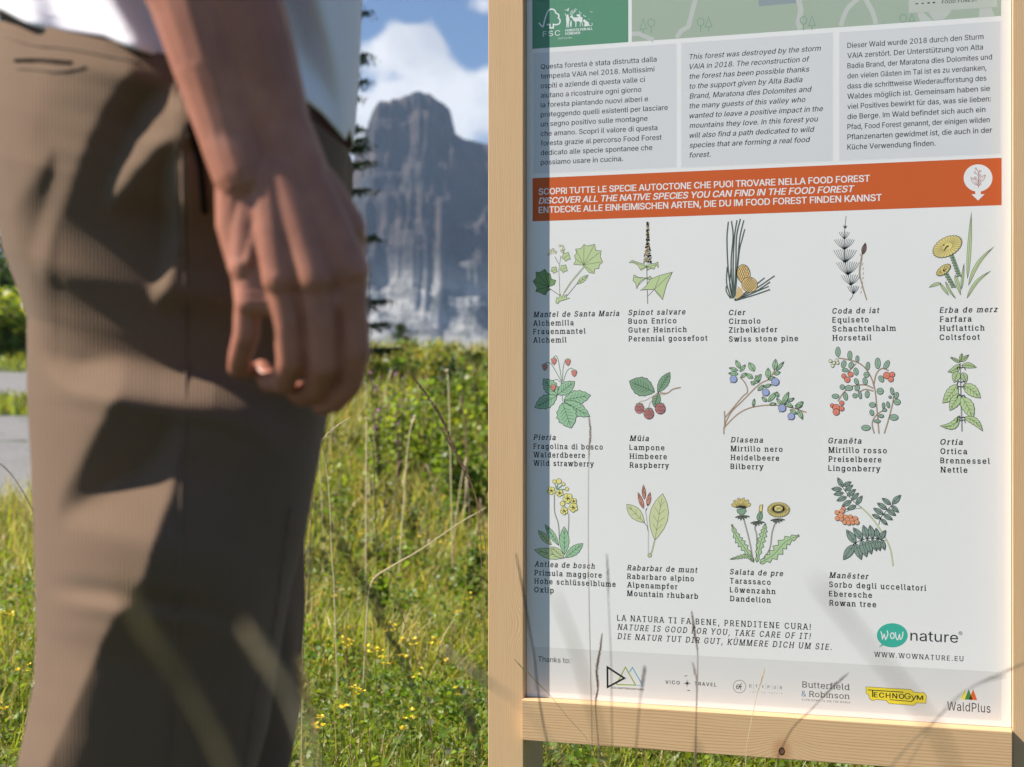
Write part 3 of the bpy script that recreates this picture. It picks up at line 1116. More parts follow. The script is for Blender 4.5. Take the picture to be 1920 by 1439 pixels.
# ---- captions, one part per plant
CAP = .011
caps = [
    ('Mantel de Santa Maria', 1000, 595, 1161), ('Alchemilla', 999.5, 611.3, 1075.6), ('Frauenmantel', 999.5, 627, 1097.7), ('Alchemil', 999.5, 643, 1062),
    ('Spinot salvare', 1178.5, 591.3, 1285), ('Buon Enrico', 1178.5, 607.5, 1268), ('Guter Heinrich', 1178.5, 624, 1287.5), ('Perennial goosefoot', 1178.5, 640.5, 1326),
    ('Cier', 1367, 591.3, 1397.7), ('Cirmolo', 1367, 607.7, 1425.5), ('Zirbelkiefer', 1367, 624, 1457), ('Swiss stone pine', 1367, 641, 1496),
    ('Coda de iat', 1561, 588.5, 1648.7), ('Equiseto', 1561, 605.4, 1628.4), ('Schachtelhalm', 1561, 622, 1679.6), ('Horsetail', 1561, 639, 1633.6),
    ('Erba de merz', 1762, 587, 1870.6), ('Farfara', 1762, 604, 1821.7), ('Huflattich', 1762, 621, 1846), ('Coltsfoot', 1762, 638, 1836.7),
    ('Pieria', 1000, 825, 1041.7), ('Fragolina di bosco', 1000, 841.8, 1130), ('Walderdbeere', 1000, 857.7, 1096.5), ('Wild strawberry', 1000, 873.4, 1113.7),
    ('Müia', 1180.5, 827, 1216.5), ('Lampone', 1180.5, 844, 1245.5), ('Himbeere', 1180.5, 860.5, 1250), ('Raspberry', 1180.5, 877, 1254.5),
    ('Dlasena', 1370, 829.7, 1430.4), ('Mirtillo nero', 1370, 846.4, 1467), ('Heidelbeere', 1370, 863, 1460.6), ('Bilberry', 1370, 879.6, 1431.7),
    ('Granëta', 1553.4, 831.5, 1615), ('Mirtillo rosso', 1553.4, 849, 1662.4), ('Preiselbeere', 1553.4, 866, 1652.3), ('Lingonberry', 1553.4, 883, 1650.8),
    ('Ortia', 1763.4, 834, 1805), ('Ortica', 1763.4, 851.4, 1813.5), ('Brennessel', 1763.4, 868.8, 1855.7), ('Nettle', 1763.4, 886, 1813.5),
    ('Antlea de bosch', 1002, 1062.6, 1115), ('Primula maggiore', 1002, 1078.9, 1128), ('Hohe schlüsselblume', 1002, 1094.6, 1154), ('Oxlip', 1002, 1110.8, 1038),
    ('Rabarbar de munt', 1175.7, 1069.3, 1307.7), ('Rabarbaro alpino', 1175.7, 1085.5, 1300.8), ('Alpenampfer', 1175.7, 1101.6, 1270), ('Mountain rhubarb', 1175.7, 1117.5, 1308.6),
    ('Salata de pre', 1368.8, 1077, 1468), ('Tarassaco', 1368.8, 1094, 1444.6), ('Löwenzahn', 1368.8, 1110.8, 1454), ('Dandelion', 1368.8, 1127.3, 1445),
    ('Manëster', 1554.7, 1083.6, 1628.6), ('Sorbo degli uccellatori', 1554.7, 1101, 1736.2), ('Eberesche', 1554.7, 1118.3, 1634.6), ('Rowan tree', 1554.7, 1135.4, 1642.4)]
for g in range(0, len(caps), 4):
    P = Print('plant_caption')
    for i, (s, x0, y0, x1) in enumerate(caps[g:g + 4]):
        lettering(P, s, x0, y0, x1, 9.9 if x0 < 1500 else 10.3, .022, True, .12, .2 if i == 0 else 0)
    P.build()
P = Print('slogan')
lettering(P, 'LA NATURA TI FA BENE, PRENDITENE CURA!', 1157.3, 1164, 1520, 10.8, .017, True, .13)
lettering(P, 'NATURE IS GOOD FOR YOU, TAKE CARE OF IT!', 1157.6, 1181, 1520.4, 10.8, .017, True, .13, .2)
lettering(P, 'DIE NATUR TUT DIR GUT, KÜMMERE DICH UM SIE.', 1157.6, 1198.4, 1559, 10.8, .017, True, .13, .2)
P.build()

# ---- lower band with sponsors
z7 = lambda x, y: (900 + x / 3.206, 990 + y / 3.206)
z8 = lambda x, y: (1400 + x / 3.206, 990 + y / 3.206)
P = Print('sponsor_band')
band(P, 1001, 1877.5, 1212.5, 1296.5, 1001, ink(206, 207, 208))
frame_lines(P, 1001, 1877.5, 1212.5, 1296.5, 1001, .0008, ink(213, 214, 216))
lettering(P, 'Thanks to:', 1009, 1240.5, 1069.4, 9.8, .0075, False, 0, 0, TXT)
P.build()
P = Print('mountain_triangles_logo', z7, 1)
KB = ink(34, 34, 34)
GN, BL = ink(132, 160, 52), ink(92, 160, 190)
P.stroke([(898, 868), (917, 840), (978, 948)], 1.9, BL)
P.stroke([(938, 946), (978, 950)], 1.0, BL)
P.stroke([(820, 942), (874, 838), (936, 946)], 2.0, GN)
P.stroke([(820, 942), (936, 946)], 2.0, GN)
P.stroke([(766, 838), (767, 958), (868, 904)], 3.4, KB, closed=True)
lettering(P, 'DOLOMITEMOUNTAINS', 900 + 790 / 3.206, 1291.3, 1207, 3.4, .02, False, .05, 0, KB)
P.build()
P = Print('compass_logo', z7, 1)
lettering(P, 'VICO', 1247.8, 1282.3, 1274.3, 6.6, .02, False, .16, 0, KB)
lettering(P, 'TRAVEL', 1302.4, 1285.2, 1343, 6.6, .02, False, .16, 0, KB)
for a in range(8):
    r = (28, 16)[a % 2]
    t = a * math.pi / 4
    ux, uy = math.cos(t), math.sin(t)
    P.poly([(1245 + ux * r, 935 + uy * r), (1245 - uy * 2.6, 935 + ux * 2.6), (1245 + uy * 2.6, 935 - ux * 2.6)], KB)
P.stroke([(1229, 892), (1246, 889)], 1.2, KB)
P.stroke([(1246, 979), (1263, 977)], 1.2, KB)
P.build()
P = Print('round_monogram_logo', z7, 1)
GR = ink(150, 152, 155)
P.circle(1560, 954, 38, None, GR, 1.5, n=28)
P.stroke([(1540, 948), (1556, 944), (1560, 958), (1546, 968), (1541, 955), (1556, 956)], 1.2, KB, n=3)
P.stroke([(1576, 938), (1566, 942), (1568, 975)], 1.2, KB, n=3)
P.stroke([(1558, 955), (1576, 954)], 1.0, KB)
xs_ = [(1412.4, 'E'), (1424.2, 'T'), (1435.6, 'I'), (1446.0, 'F'), (1457.6, 'O'), (1468.2, 'R')]
for i, (xc, ch) in enumerate(((1407.3, 'E'), (1418.5, 'T'), (1430.4, 'I'), (1441.5, 'F'), (1452.8, 'O'), (1464.2, 'R'))):
    w = 1.0 if ch == 'I' else 4.2
    yb = 1289 + (xc - 1407) * .060
    lettering(P, ch, xc - w / 2, yb, xc + w / 2, 5.3, -.004, False, 0, 0, KB)
    if i < 5:
        P.tf = lambda x, y: (x, y)
        P.stroke([(xc + 5.6, yb - 7.5), (xc + 5.6, yb + 3)], .5, GR)
lettering(P, 'valuing nature', 1406, 1298.3, 1467, 3.2, .004, False, .35, .2, GR)
P.build()
P = Print('two_name_serif_logo', z7, 1)
SK = ink(52, 50, 48)
lettering(P, 'Butterfield', 1504.5, 1289.3, 1593.4, 11.4, -.012, True, .02, 0, SK)
lettering(P, '&', 1502.8, 1306, 1511.5, 10.6, -.008, False, 0, 0, ink(84, 122, 165))
lettering(P, 'Robinson', 1516.5, 1306.6, 1593.2, 10.8, -.012, True, .02, 0, SK)
lettering(P, 'SLOW DOWN TO SEE THE WORLD', 1503.6, 1313.8, 1594, 3.4, -.002, False, .1, 0, SK)
P.build()
zt = lambda x, y: (1540 + x / 4.813, 1140 + y / 4.813)
P = Print('yellow_badge_logo', zt, 1)
pts = [(402, 713), (810, 738), (838, 762), (898, 768), (925, 764), (948, 795), (942, 862), (858, 858), (835, 880), (612, 864), (585, 836), (498, 828), (458, 838), (432, 815), (430, 792), (405, 768)]
P.poly(pts, ink(226, 204, 62))
P.stroke(pts, .9, ink(110, 96, 30), closed=True)
P.stroke([(418, 741), (742, 762)], 1.6, KB)
P.stroke([(463, 744), (463, 806)], 2.0, KB)
lettering(P, 'ECHNO', 1540 + 474 / 4.813, 1307.5, 1540 + 747 / 4.813, 9.2, .022, False, .06, 0, KB)
lettering(P, 'G', 1540 + 750 / 4.813, 1311.0, 1540 + 806 / 4.813, 11.5, .01, False, 0, 0, KB)
lettering(P, 'y', 1540 + 810 / 4.813, 1311.6, 1540 + 858 / 4.813, 10.5, .01, False, 0, 0, KB)
lettering(P, 'M', 1540 + 862 / 4.813, 1312.3, 1540 + 918 / 4.813, 8.2, .02, False, 0, 0, KB)
P.stroke([(616, 829), (815, 846), (832, 826)], 1.3, KB)
P.build()
P = Print('three_peaks_logo', zt, 1)
P.poly([(1258, 826), (1293, 730), (1322, 829)], ink(222, 205, 90))
P.poly([(1294, 828), (1330, 732), (1366, 831)], ink(70, 128, 70))
P.poly([(1332, 830), (1370, 734), (1406, 833)], ink(206, 96, 46))
P.poly([(1332, 830), (1349, 785), (1366, 831)], ink(62, 44, 30))
lettering(P, 'WaldPlus', 1776, 1332.0, 1857.3, 16.5, -.010, False, .02, 0, ink(52, 40, 40))
P.build()
P = Print('speech_bubble_logo', zt, 1)
TQ = ink(62, 170, 152)
P.circle(640, 248, 139, TQ, ry=109, n=36)
P.poly([(552, 322), (520, 356), (562, 336), (580, 328)], TQ)
P.stroke([(537, 212), (548, 250), (552, 282), (568, 240), (580, 285), (600, 240), (594, 205)], 1.9, WK, n=3)
P.circle(641, 252, 17, None, WK, 2.0, ry=26, n=16)
P.stroke([(668, 220), (674, 268), (690, 288), (706, 240), (712, 285), (732, 262), (736, 215)], 1.9, WK, n=3)
lettering(P, 'nature', 1707, 1201.3, 1796.3, 19.5, -.016, False, .0, 0, KB)
P.circle(1256, 229, 15, None, KB, .6, n=16)
lettering(P, 'R', 1540 + 1249 / 4.813, 1189.3, 1540 + 1263 / 4.813, 3.6, 0, False, 0, 0, KB)
lettering(P, 'WWW.WOWNATURE.EU', 1638.6, 1231.5, 1807, 8.9, .008, True, .12)
P.build()

# ------------------------------------------------------------------ plant drawings on the panel
z3 = lambda x, y: (980 + x / 3.89, 290 + y / 3.89)
z5 = lambda x, y: (980 + x / 3.89, 640 + y / 3.89)
z6 = lambda x, y: (1440 + x / 3.89, 640 + y / 3.89)
q4 = lambda x, y: (990 + x / 5.486, 880 + y / 5.486)
q5 = lambda x, y: (1340 + x / 5.053, 880 + y / 5.053)
LG, MG, DG = pale_ink(182, 201, 150), pale_ink(146, 190, 152), pale_ink(122, 158, 128)
SG, BR = pale_ink(122, 145, 134), pale_ink(178, 150, 122)
R2 = random.Random(3)


def palm_leaf(P, cx, cy, pts, c, veins):
    P.poly(pts, c)
    P.stroke(pts, .75, K, closed=True)
    for v in veins: P.stroke([(cx, cy), v], .6, K)


# lady's mantle
P = Print('lady_mantle_drawing', z3)
P.stroke([(272, 1035), (264, 840), (278, 740)], 1.1, pale_ink(120, 135, 110))
P.stroke([(264, 800), (235, 745)], .8, K)
P.stroke([(300, 1010), (350, 930), (448, 815)], 1.8, pale_ink(160, 180, 130))
P.stroke([(305, 1010), (360, 930), (450, 825)], .5, K)
P.stroke([(325, 1030), (390, 950), (430, 925)], 1.0, K)
P.stroke([(270, 1028), (200, 980)], .9, K)
palm_leaf(P, 445, 805, [(440, 808), (372, 802), (388, 770), (378, 740), (392, 722), (386, 690), (425, 686), (448, 655), (470, 668), (526, 655), (532, 700), (573, 702), (566, 745), (584, 785), (560, 805), (556, 832), (526, 835), (522, 868), (485, 862), (462, 835)], LG,
          [(390, 695), (448, 665), (520, 665), (560, 715), (570, 785), (515, 860), (385, 760)])
palm_leaf(P, 190, 965, [(186, 968), (205, 985), (178, 1000), (168, 1026), (148, 1020), (122, 1005), (95, 1000), (105, 972), (75, 925), (98, 900), (96, 858), (125, 860), (162, 836), (178, 862), (200, 870), (210, 908), (242, 918), (232, 950)], pale_ink(112, 150, 92),
          [(100, 990), (82, 925), (105, 865), (160, 845), (205, 900), (160, 1015)])
P.leaf((395, 945), (478, 880), 17, LG, K, 3, .7, .5, .15)
for (x, y, r) in ((318, 745, 32), (300, 832, 28), (230, 842, 24)):
    P.poly([(x + r * (1.1 if k % 2 else .8) * math.cos(k * .571), y + r * (1.1 if k % 2 else .8) * math.sin(k * .571)) for k in range(11)], LG)
    P.stroke([(x + r * (1.1 if k % 2 else .8) * math.cos(k * .571), y + r * (1.1 if k % 2 else .8) * math.sin(k * .571)) for k in range(11)], .7, K, closed=True)
    P.stroke([(x - r * .6, y + r * .4), (x + r * .6, y - r * .4)], .5, K)
for k in range(16):
    x, y = (215, 715) if k < 8 else (282, 690)
    P.circle(x + R2.uniform(-26, 26), y + R2.uniform(-26, 24), 8, pale_ink(225, 222, 170), K, .5, n=9)
P.poly([(240, 1080), (250, 1040), (262, 1052), (275, 1020), (285, 1045), (300, 1010), (305, 1040), (322, 1018), (318, 1045), (345, 1048), (300, 1062), (268, 1072), (256, 1090)], LG)
P.stroke([(240, 1080), (250, 1040), (262, 1052), (275, 1020), (285, 1045), (300, 1010), (305, 1040), (322, 1018), (318, 1045), (345, 1048), (300, 1062), (268, 1072), (256, 1090)], .6, K, closed=True)
P.build()

# good-king-henry
P = Print('goosefoot_drawing', z3)
P.stroke([(912, 1090), (908, 940), (905, 800)], 1.5, pale_ink(110, 120, 100))
P.stroke([(912, 1035), (960, 985)], .8, K)
for pts, vs in (([(905, 820), (862, 846), (840, 808), (808, 790), (776, 790), (798, 772), (850, 790), (880, 798)], [(800, 782), (860, 835)]),
                ([(905, 822), (925, 798), (965, 796), (986, 784), (990, 825), (972, 808), (958, 838), (935, 830), (912, 845)], [(985, 800), (950, 828)]),
                ([(905, 900), (880, 912), (862, 925), (850, 940), (832, 980), (822, 935), (804, 922), (812, 878), (850, 900)], [(815, 895), (832, 965)]),
                ([(905, 905), (930, 886), (946, 908), (915, 912)], [(935, 900)]),
                ([(858, 992), (900, 960), (930, 910), (1005, 880), (1092, 858), (1050, 950), (1020, 1058), (985, 1020), (960, 985), (910, 985)], [(1085, 865), (1015, 1040), (880, 985), (1000, 890)])):
    P.poly(pts, LG)
    P.stroke(pts, .8, K, closed=True)
    for v in vs: P.stroke([pts[0] if pts[0][0] > 870 else (960, 985), v], .55, K)
for k in range(210):
    t = R2.random()
    w = 6 + 40 * max(0, t - .45) ** .8 if t > .45 else 6 + 12 * t
    x, y = 911 + R2.uniform(-1, 1) * w, 495 + 300 * t
    P.circle(x, y, R2.uniform(4, 7), (K if R2.random() < .55 else pale_ink(176, 160, 120)), None, n=6)
P.build()

# stone pine
P = Print('stone_pine_drawing', z3)
NB = pale_ink(118, 142, 132)
for (p, w) in (([(1530, 1050), (1500, 850), (1490, 620), (1500, 490)], 1.8), ([(1535, 1050), (1520, 800), (1535, 600), (1523, 485)], 1.8), ([(1540, 1050), (1535, 800), (1545, 600), (1563, 480)], 1.8),
               ([(1545, 1040), (1555, 800), (1560, 600), (1588, 470)], 1.8), ([(1550, 1030), (1570, 760), (1585, 600), (1613, 480)], 1.6), ([(1550, 1030), (1578, 720), (1600, 620), (1620, 545)], 1.6),
               ([(1520, 1050), (1488, 940), (1492, 820)], 1.6), ([(1530, 1050), (1510, 950), (1520, 830)], 1.6), ([(1515, 1050), (1486, 1000), (1484, 960)], 1.4),
               ([(1545, 1060), (1650, 990), (1765, 900)], 1.6), ([(1545, 1062), (1690, 985), (1838, 885)], 1.6), ([(1545, 1064), (1690, 1005), (1805, 930)], 1.6), ([(1550, 1066), (1690, 1025), (1805, 985)], 1.6), ([(1560, 1062), (1680, 1010), (1795, 962)], 1.4)):
    P.stroke(p, w + .7, K, n=5)
    P.stroke(p, w * .45, NB, n=5)
P.poly([(1550, 1045), (1570, 960), (1600, 980), (1610, 1020), (1560, 1056)], pale_ink(206, 178, 122))
for (cx, cy, rx, ry, a) in ((1612, 872, 48, 70, -.12), (1655, 950, 58, 55, .5)):
    pts = [(cx + rx * math.cos(t) * math.cos(a) - ry * math.sin(t) * math.sin(a), cy + rx * math.cos(t) * math.sin(a) + ry * math.sin(t) * math.cos(a)) for t in np.linspace(0, 2 * math.pi, 23)[:-1]]
    P.poly(pts, pale_ink(220, 190, 128))
    P.stroke(pts, 1.0, K, closed=True)
    for k in range(-3, 4):
        for sgn in (1, -1):
            o = k * 17
            p = []
            for t in np.linspace(-1, 1, 7):
                x, y = cx + o * (1 - .25 * t * t) + sgn * t * rx * .55, cy + t * ry * .9
                if ((x - cx) / rx) ** 2 + ((y - cy) / ry) ** 2 < 1: p.append((x, y))
            if len(p) > 1: P.stroke(p, .65, K)
P.build()

# horsetail
P = Print('horsetail_drawing', z4)
GS = pale_ink(120, 140, 125)
P.stroke([(595, 1065), (620, 1015), (590, 900), (562, 780), (556, 650), (560, 540), (570, 450)], 1.2, GS, n=4)
P.stroke([(595, 1065), (620, 1015), (590, 900), (562, 780), (556, 650), (560, 540), (570, 450)], .5, K, n=4)
for (y, x, w, h, n) in ((618, 557, 38, 55, 7), (695, 557, 74, 80, 11), (790, 562, 84, 100, 11), (880, 582, 84, 100, 11), (955, 603, 70, 80, 9), (1018, 622, 42, 62, 7), (540, 561, 14, 22, 5)):
    for k in range(n):
        t = -1 + 2 * k / (n - 1)
        P.stroke([(x, y), (x + t * w * .62, y - h * .42 - 8 * (1 - t * t)), (x + t * w, y - h * (1 - .08 * t * t))], .75, K, n=3)
P.stroke([(720, 1062), (690, 960), (670, 870), (680, 780), (690, 715)], 1.9, pale_ink(186, 160, 120), n=4)
P.stroke([(718, 1058), (684, 950), (664, 870), (674, 780), (686, 715)], .6, K, n=4)
for k in range(9):
    y = 740 + k * 34
    x = 678 + 14 * math.sin(k * .5) - 8 + k * 2
    P.stroke([(x, y), (x + 8, y - 16)], .6, K)
P.leaf((690, 728), (711, 645), 16, pale_ink(112, 88, 78), K, 2, .8)
P.build()

# coltsfoot
P = Print('coltsfoot_drawing', z4)
for b, t, w, sk in (((1455, 905), (1484, 418), 14, 0), ((1462, 955), (1650, 672), 13, -30), ((1452, 1048), (1625, 850), 12, -25), ((1262, 940), (1176, 970), 12, 6), ((1258, 945), (1318, 1028), 11, 0),
                    ((1295, 928), (1370, 1052), 9, 8), ((1365, 880), (1405, 1025), 14, 0), ((1410, 985), (1430, 795), 9, 0)):
    P.leaf(b, t, w, LG, K, 0, .7, .4, 0, sk)
for (x0, y0, x1, y1, n) in ((1335, 725, 1392, 880, 9), (1298, 868, 1350, 960, 6)):
    for k in range(n):
        t = k / (n - 1)
        x, y = x0 + (x1 - x0) * t, y0 + (y1 - y0) * t
        P.leaf((x - 14, y + 12), (x + 10, y - 12), 8, pale_ink(150, 180, 140), K, 0, .6)
        P.leaf((x + 16, y + 12), (x, y - 12), 7, pale_ink(150, 180, 140), K, 0, .6)
YP = pale_ink(232, 204, 128)
for (cx, cy, rx, ry, a, n) in ((1308, 672, 118, 70, -.5, 26), (1280, 842, 62, 30, -.65, 18)):
    ca, sa2 = math.cos(a), math.sin(a)
    rim = []
    for k in range(n * 2):
        t = k * math.pi / n
        q = 1.0 if k % 2 else .92
        rim.append((cx + rx * q * math.cos(t) * ca - ry * q * math.sin(t) * sa2, cy + rx * q * math.cos(t) * sa2 + ry * q * math.sin(t) * ca))
    P.poly(rim, YP)
    P.stroke(rim, .9, K, closed=True)
    for k in range(0, n * 2, 2):
        x, y = rim[k]
        P.stroke([(cx + (x - cx) * .35, cy + (y - cy) * .35), (x, y)], .6, K)
    for k in range(14):
        t, q = R2.uniform(0, 6.28), R2.uniform(0, .35)
        P.circle(cx + rx * q * math.cos(t) * ca - ry * q * math.sin(t) * sa2, cy + rx * q * math.cos(t) * sa2 + ry * q * math.sin(t) * ca, 6, K if k % 2 else YP, None, n=7)
P.build()

# wild strawberry
P = Print('strawberry_drawing', z5)
for p in ([(290, 440), (285, 300), (262, 150), (245, 108), (225, 118)], [(290, 300), (296, 190), (315, 135), (330, 140)], [(296, 300), (320, 225), (350, 198), (378, 210)], [(285, 300), (230, 200), (200, 160), (172, 158), (160, 170)], [(285, 310), (250, 280), (225, 290), (220, 320)]):
    P.stroke(p, 1.2, DG, n=4)
    P.stroke(p, .5, K, n=4)
for (b, t, w) in (((255, 395), (150, 275), 48), ((255, 390), (380, 295), 44), ((250, 400), (88, 485), 48), ((300, 430), (495, 395), 52), ((300, 440), (490, 550), 46), ((290, 450), (355, 635), 72)):
    P.leaf(b, t, w, pale_ink(148, 190, 155), K, 5, .9, .48, .09)
for (x, y) in ((228, 145), (330, 152), (376, 232), (162, 188), (224, 338)):
    P.poly([(x - 20, y - 14), (x - 8, y - 20), (x + 12, y - 20), (x + 20, y - 8), (x + 12, y + 16), (x, y + 28), (x - 14, y + 16)], pale_ink(206, 128, 118))
    P.stroke([(x - 20, y - 14), (x - 8, y - 20), (x + 12, y - 20), (x + 20, y - 8), (x + 12, y + 16), (x, y + 28), (x - 14, y + 16)], .7, K, closed=True)
    for k in (-16, -5, 7, 16):
        P.stroke([(x, y - 20), (x + k, y - 32 + abs(k) * .8)], 1.2, DG)
    for k in range(5): P.circle(x + R2.uniform(-10, 10), y + R2.uniform(-8, 14), 2, K, n=5)
P.build()

# raspberry
P = Print('raspberry_drawing', z5)
P.stroke([(1152, 338), (1095, 352), (1055, 380), (1000, 378)], 2.4, K, n=4)
P.stroke([(1150, 338), (1095, 352), (1055, 380), (1000, 378)], 1.6, BR, n=4)
P.stroke([(1060, 375), (1030, 392), (1000, 390)], 1.2, BR, n=4)
P.leaf((962, 372), (778, 292), 68, DG, K, 6, 1.0, .5, .05)
P.leaf((985, 375), (1074, 227), 36, DG, K, 5, .9, .5, .04)
P.leaf((990, 376), (960, 480), 30, DG, K, 4, .9, .5, .06)
P.stroke([(985, 385), (930, 450), (920, 480)], 1.0, BR, n=3)
P.stroke([(985, 380), (900, 430), (855, 440)], 1.0, BR, n=3)
for (x, y, r) in ((852, 492, 34), (920, 530, 37), (1003, 492, 37)):
    P.circle(x, y, r, pale_ink(212, 132, 132), K, .9, ry=r * 1.06)
    for i in range(-3, 4):
        for j in range(-3, 4):
            cx, cy = x + i * 11 + (j % 2) * 5, y + j * 10
            if (cx - x) ** 2 + (cy - y) ** 2 < (r - 4) ** 2: P.circle(cx, cy, 5, pale_ink(222, 150, 148), K, .45, n=7)
    for k in (-20, -10, 0, 10, 20):
        P.stroke([(x, y - r), (x + k * 1.3, y - r - 14 + abs(k) * .7)], 1.3, pale_ink(90, 120, 96))
P.build()

# bilberry
P = Print('bilberry_drawing', z5)
B5 = [([(1468, 680), (1472, 620), (1520, 520), (1600, 440), (1720, 320), (1800, 275), (1840, 210)], 1.8), ([(1475, 560), (1600, 410), (1640, 370), (1625, 310), (1585, 262)], 1.6), ([(1475, 625), (1560, 540), (1650, 490), (1780, 468), (1930, 478), (2070, 520)], 1.7), ([(1472, 640), (1474, 560), (1472, 510)], 1.9)]
for p, w in B5:
    P.stroke(p, w + .6, K, n=4)
    P.stroke(p, w, BR, n=4)
BG = pale_ink(152, 188, 150)
for b, t, w in (((1585, 200), (1555, 138), 16), ((1570, 215), (1505, 195), 13), ((1572, 240), (1500, 235), 16), ((1585, 222), (1625, 172), 14), ((1592, 265), (1632, 232), 14), ((1690, 220), (1650, 155), 22), ((1680, 270), (1628, 240), 17),
                ((1690, 310), (1740, 240), 20), ((1690, 318), (1665, 295), 14), ((1790, 272), (1790, 195), 20), ((1835, 210), (1845, 130), 18), ((1850, 215), (1905, 150), 12), ((1830, 240), (1880, 225), 14), ((1790, 280), (1840, 262), 12),
                ((1715, 360), (1760, 320), 14), ((1760, 335), (1815, 315), 12), ((1680, 478), (1690, 420), 10), ((1780, 440), (1745, 408), 14), ((1790, 440), (1850, 372), 16), ((1800, 460), (1850, 455), 11), ((1895, 470), (1850, 415), 13), ((1860, 410), (1855, 368), 12),
                ((1895, 460), (1940, 370), 17), ((1930, 440), (1980, 415), 11), ((1880, 478), (1915, 455), 12), ((1970, 480), (1915, 450), 14), ((1990, 490), (2045, 440), 18), ((2010, 500), (2040, 570), 16), ((1950, 500), (2000, 530), 15), ((1985, 470), (2038, 475), 10), ((1700, 250), (1720, 300), 12)):
    if t[0] > 1905 and b[0] > 1905: pass
    P.leaf(b, t, w, BG, K, 2, .8)
for x, y, r in ((1537, 276, 26), (1772, 373, 26), (1842, 296, 28), (1892, 488, 27), (1958, 548, 25)):
    P.circle(x, y, r, pale_ink(150, 164, 208), K, .7)
    P.stroke([(x - r * .5, y + r * .7), (x - r * .9, y + r * 1.1)], .8, K)
P.build()

# lingonberry
P = Print('lingonberry_drawing', z6)
OV = pale_ink(142, 174, 152)
for p in ([(810, 675), (795, 500), (775, 330), (720, 210), (640, 150), (510, 122)], [(775, 675), (760, 600), (790, 540), (850, 500)], [(770, 330), (790, 240), (830, 200), (880, 215)], [(770, 345), (700, 318), (600, 335), (545, 385), (510, 440)], [(770, 365), (710, 352), (670, 370)],
          [(848, 675), (880, 570), (910, 450), (915, 400)], [(640, 165), (600, 210), (580, 240)]):
    P.stroke(p, 2.4, K, n=4)
    P.stroke(p, 1.6, BR, n=4)
for x, y, rx, ry, a in ((510, 78, 18, 36, 0), (597, 105, 17, 34, 0), (652, 130, 13, 24, 0), (552, 168, 18, 28, .3), (606, 175, 17, 25, .3), (563, 212, 23, 14, 0), (642, 222, 17, 28, -.2), (728, 182, 15, 30, .1), (800, 162, 20, 40, 0), (865, 172, 18, 34, .5), (718, 245, 20, 20, 0),
                       (826, 276, 18, 26, -.5), (645, 295, 15, 24, -.4), (708, 292, 17, 26, -.2), (590, 342, 28, 20, 0), (542, 335, 18, 18, 0), (650, 342, 17, 22, .4), (492, 402, 26, 17, 0), (565, 402, 16, 30, -.2), (634, 398, 17, 17, 0), (670, 392, 13, 30, -.2), (723, 388, 16, 26, .1),
                       (818, 365, 24, 24, 0), (905, 366, 13, 28, -.2), (936, 396, 15, 24, .3), (942, 444, 24, 22, 0), (876, 464, 12, 24, -.2), (842, 470, 11, 22, 0), (762, 465, 24, 18, 0), (850, 502, 16, 12, 0), (757, 522, 15, 22, -.3), (824, 546, 21, 13, 0), (918, 556, 32, 22, 0), (796, 584, 24, 12, 0), (714, 632, 33, 20, 0), (890, 408, 10, 10, 0)):
    ca, sa2 = math.cos(a), math.sin(a)
    pts = [(x + rx * math.cos(t) * ca - ry * math.sin(t) * sa2, y + rx * math.cos(t) * sa2 + ry * math.sin(t) * ca) for t in np.linspace(0, 2 * math.pi, 15)[:-1]]
    P.poly(pts, OV)
    P.stroke(pts, .9, K, closed=True)
    P.stroke([(x + ry * .7 * sa2, y - ry * .7 * ca), (x - ry * .7 * sa2, y + ry * .7 * ca)] if ry > rx else [(x - rx * .7, y), (x + rx * .7, y)], .6, K)
RD = pale_ink(218, 126, 104)
for x, y, r in ((553, 254, 17), (602, 243, 19), (578, 281, 21), (865, 250, 25), (906, 243, 19), (895, 278, 20), (468, 470, 15), (537, 451, 17), (498, 487, 27), (537, 492, 18), (497, 517, 24)):
    P.circle(x, y, r, RD, K, .8)
    P.circle(x + 2, y + 4, 3, K, n=6)
for x, y in ((455, 145), (480, 160), (507, 158), (470, 180), (500, 140)):
    P.circle(x, y, 12, pale_ink(225, 222, 190), K, .7, n=8)
P.build()

# nettle
P = Print('nettle_drawing', z6)
P.stroke([(1418, 660), (1410, 400), (1403, 160)], 1.9, pale_ink(150, 152, 158))
P.stroke([(1412, 660), (1404, 400), (1400, 160)], .6, K)
for b, t, w, sk in (((1400, 155), (1330, 118), 12, 0), ((1404, 150), (1415, 90), 14, 0), ((1408, 150), (1465, 100), 14, 0), ((1398, 170), (1312, 225), 24, -14), ((1412, 178), (1520, 192), 20, -8), ((1385, 222), (1357, 302), 30, 0), ((1420, 230), (1445, 300), 24, 0),
                    ((1380, 318), (1274, 452), 42, -8), ((1425, 318), (1550, 415), 40, -6), ((1398, 385), (1326, 505), 36, 0), ((1412, 405), (1495, 568), 44, -8), ((1400, 545), (1256, 618), 28, -38), ((1430, 555), (1565, 655), 26, -22)):
    P.leaf(b, t, w, pale_ink(176, 200, 148), K, 4, .85, .42, .06, sk)
for y in (195, 300, 335, 400, 560, 580):
    for sg in (-1, 1):
        P.stroke([(1408, y), (1408 + sg * 22, y - 6), (1408 + sg * 30, y + 16)], 1.3, K, n=3)
P.build()

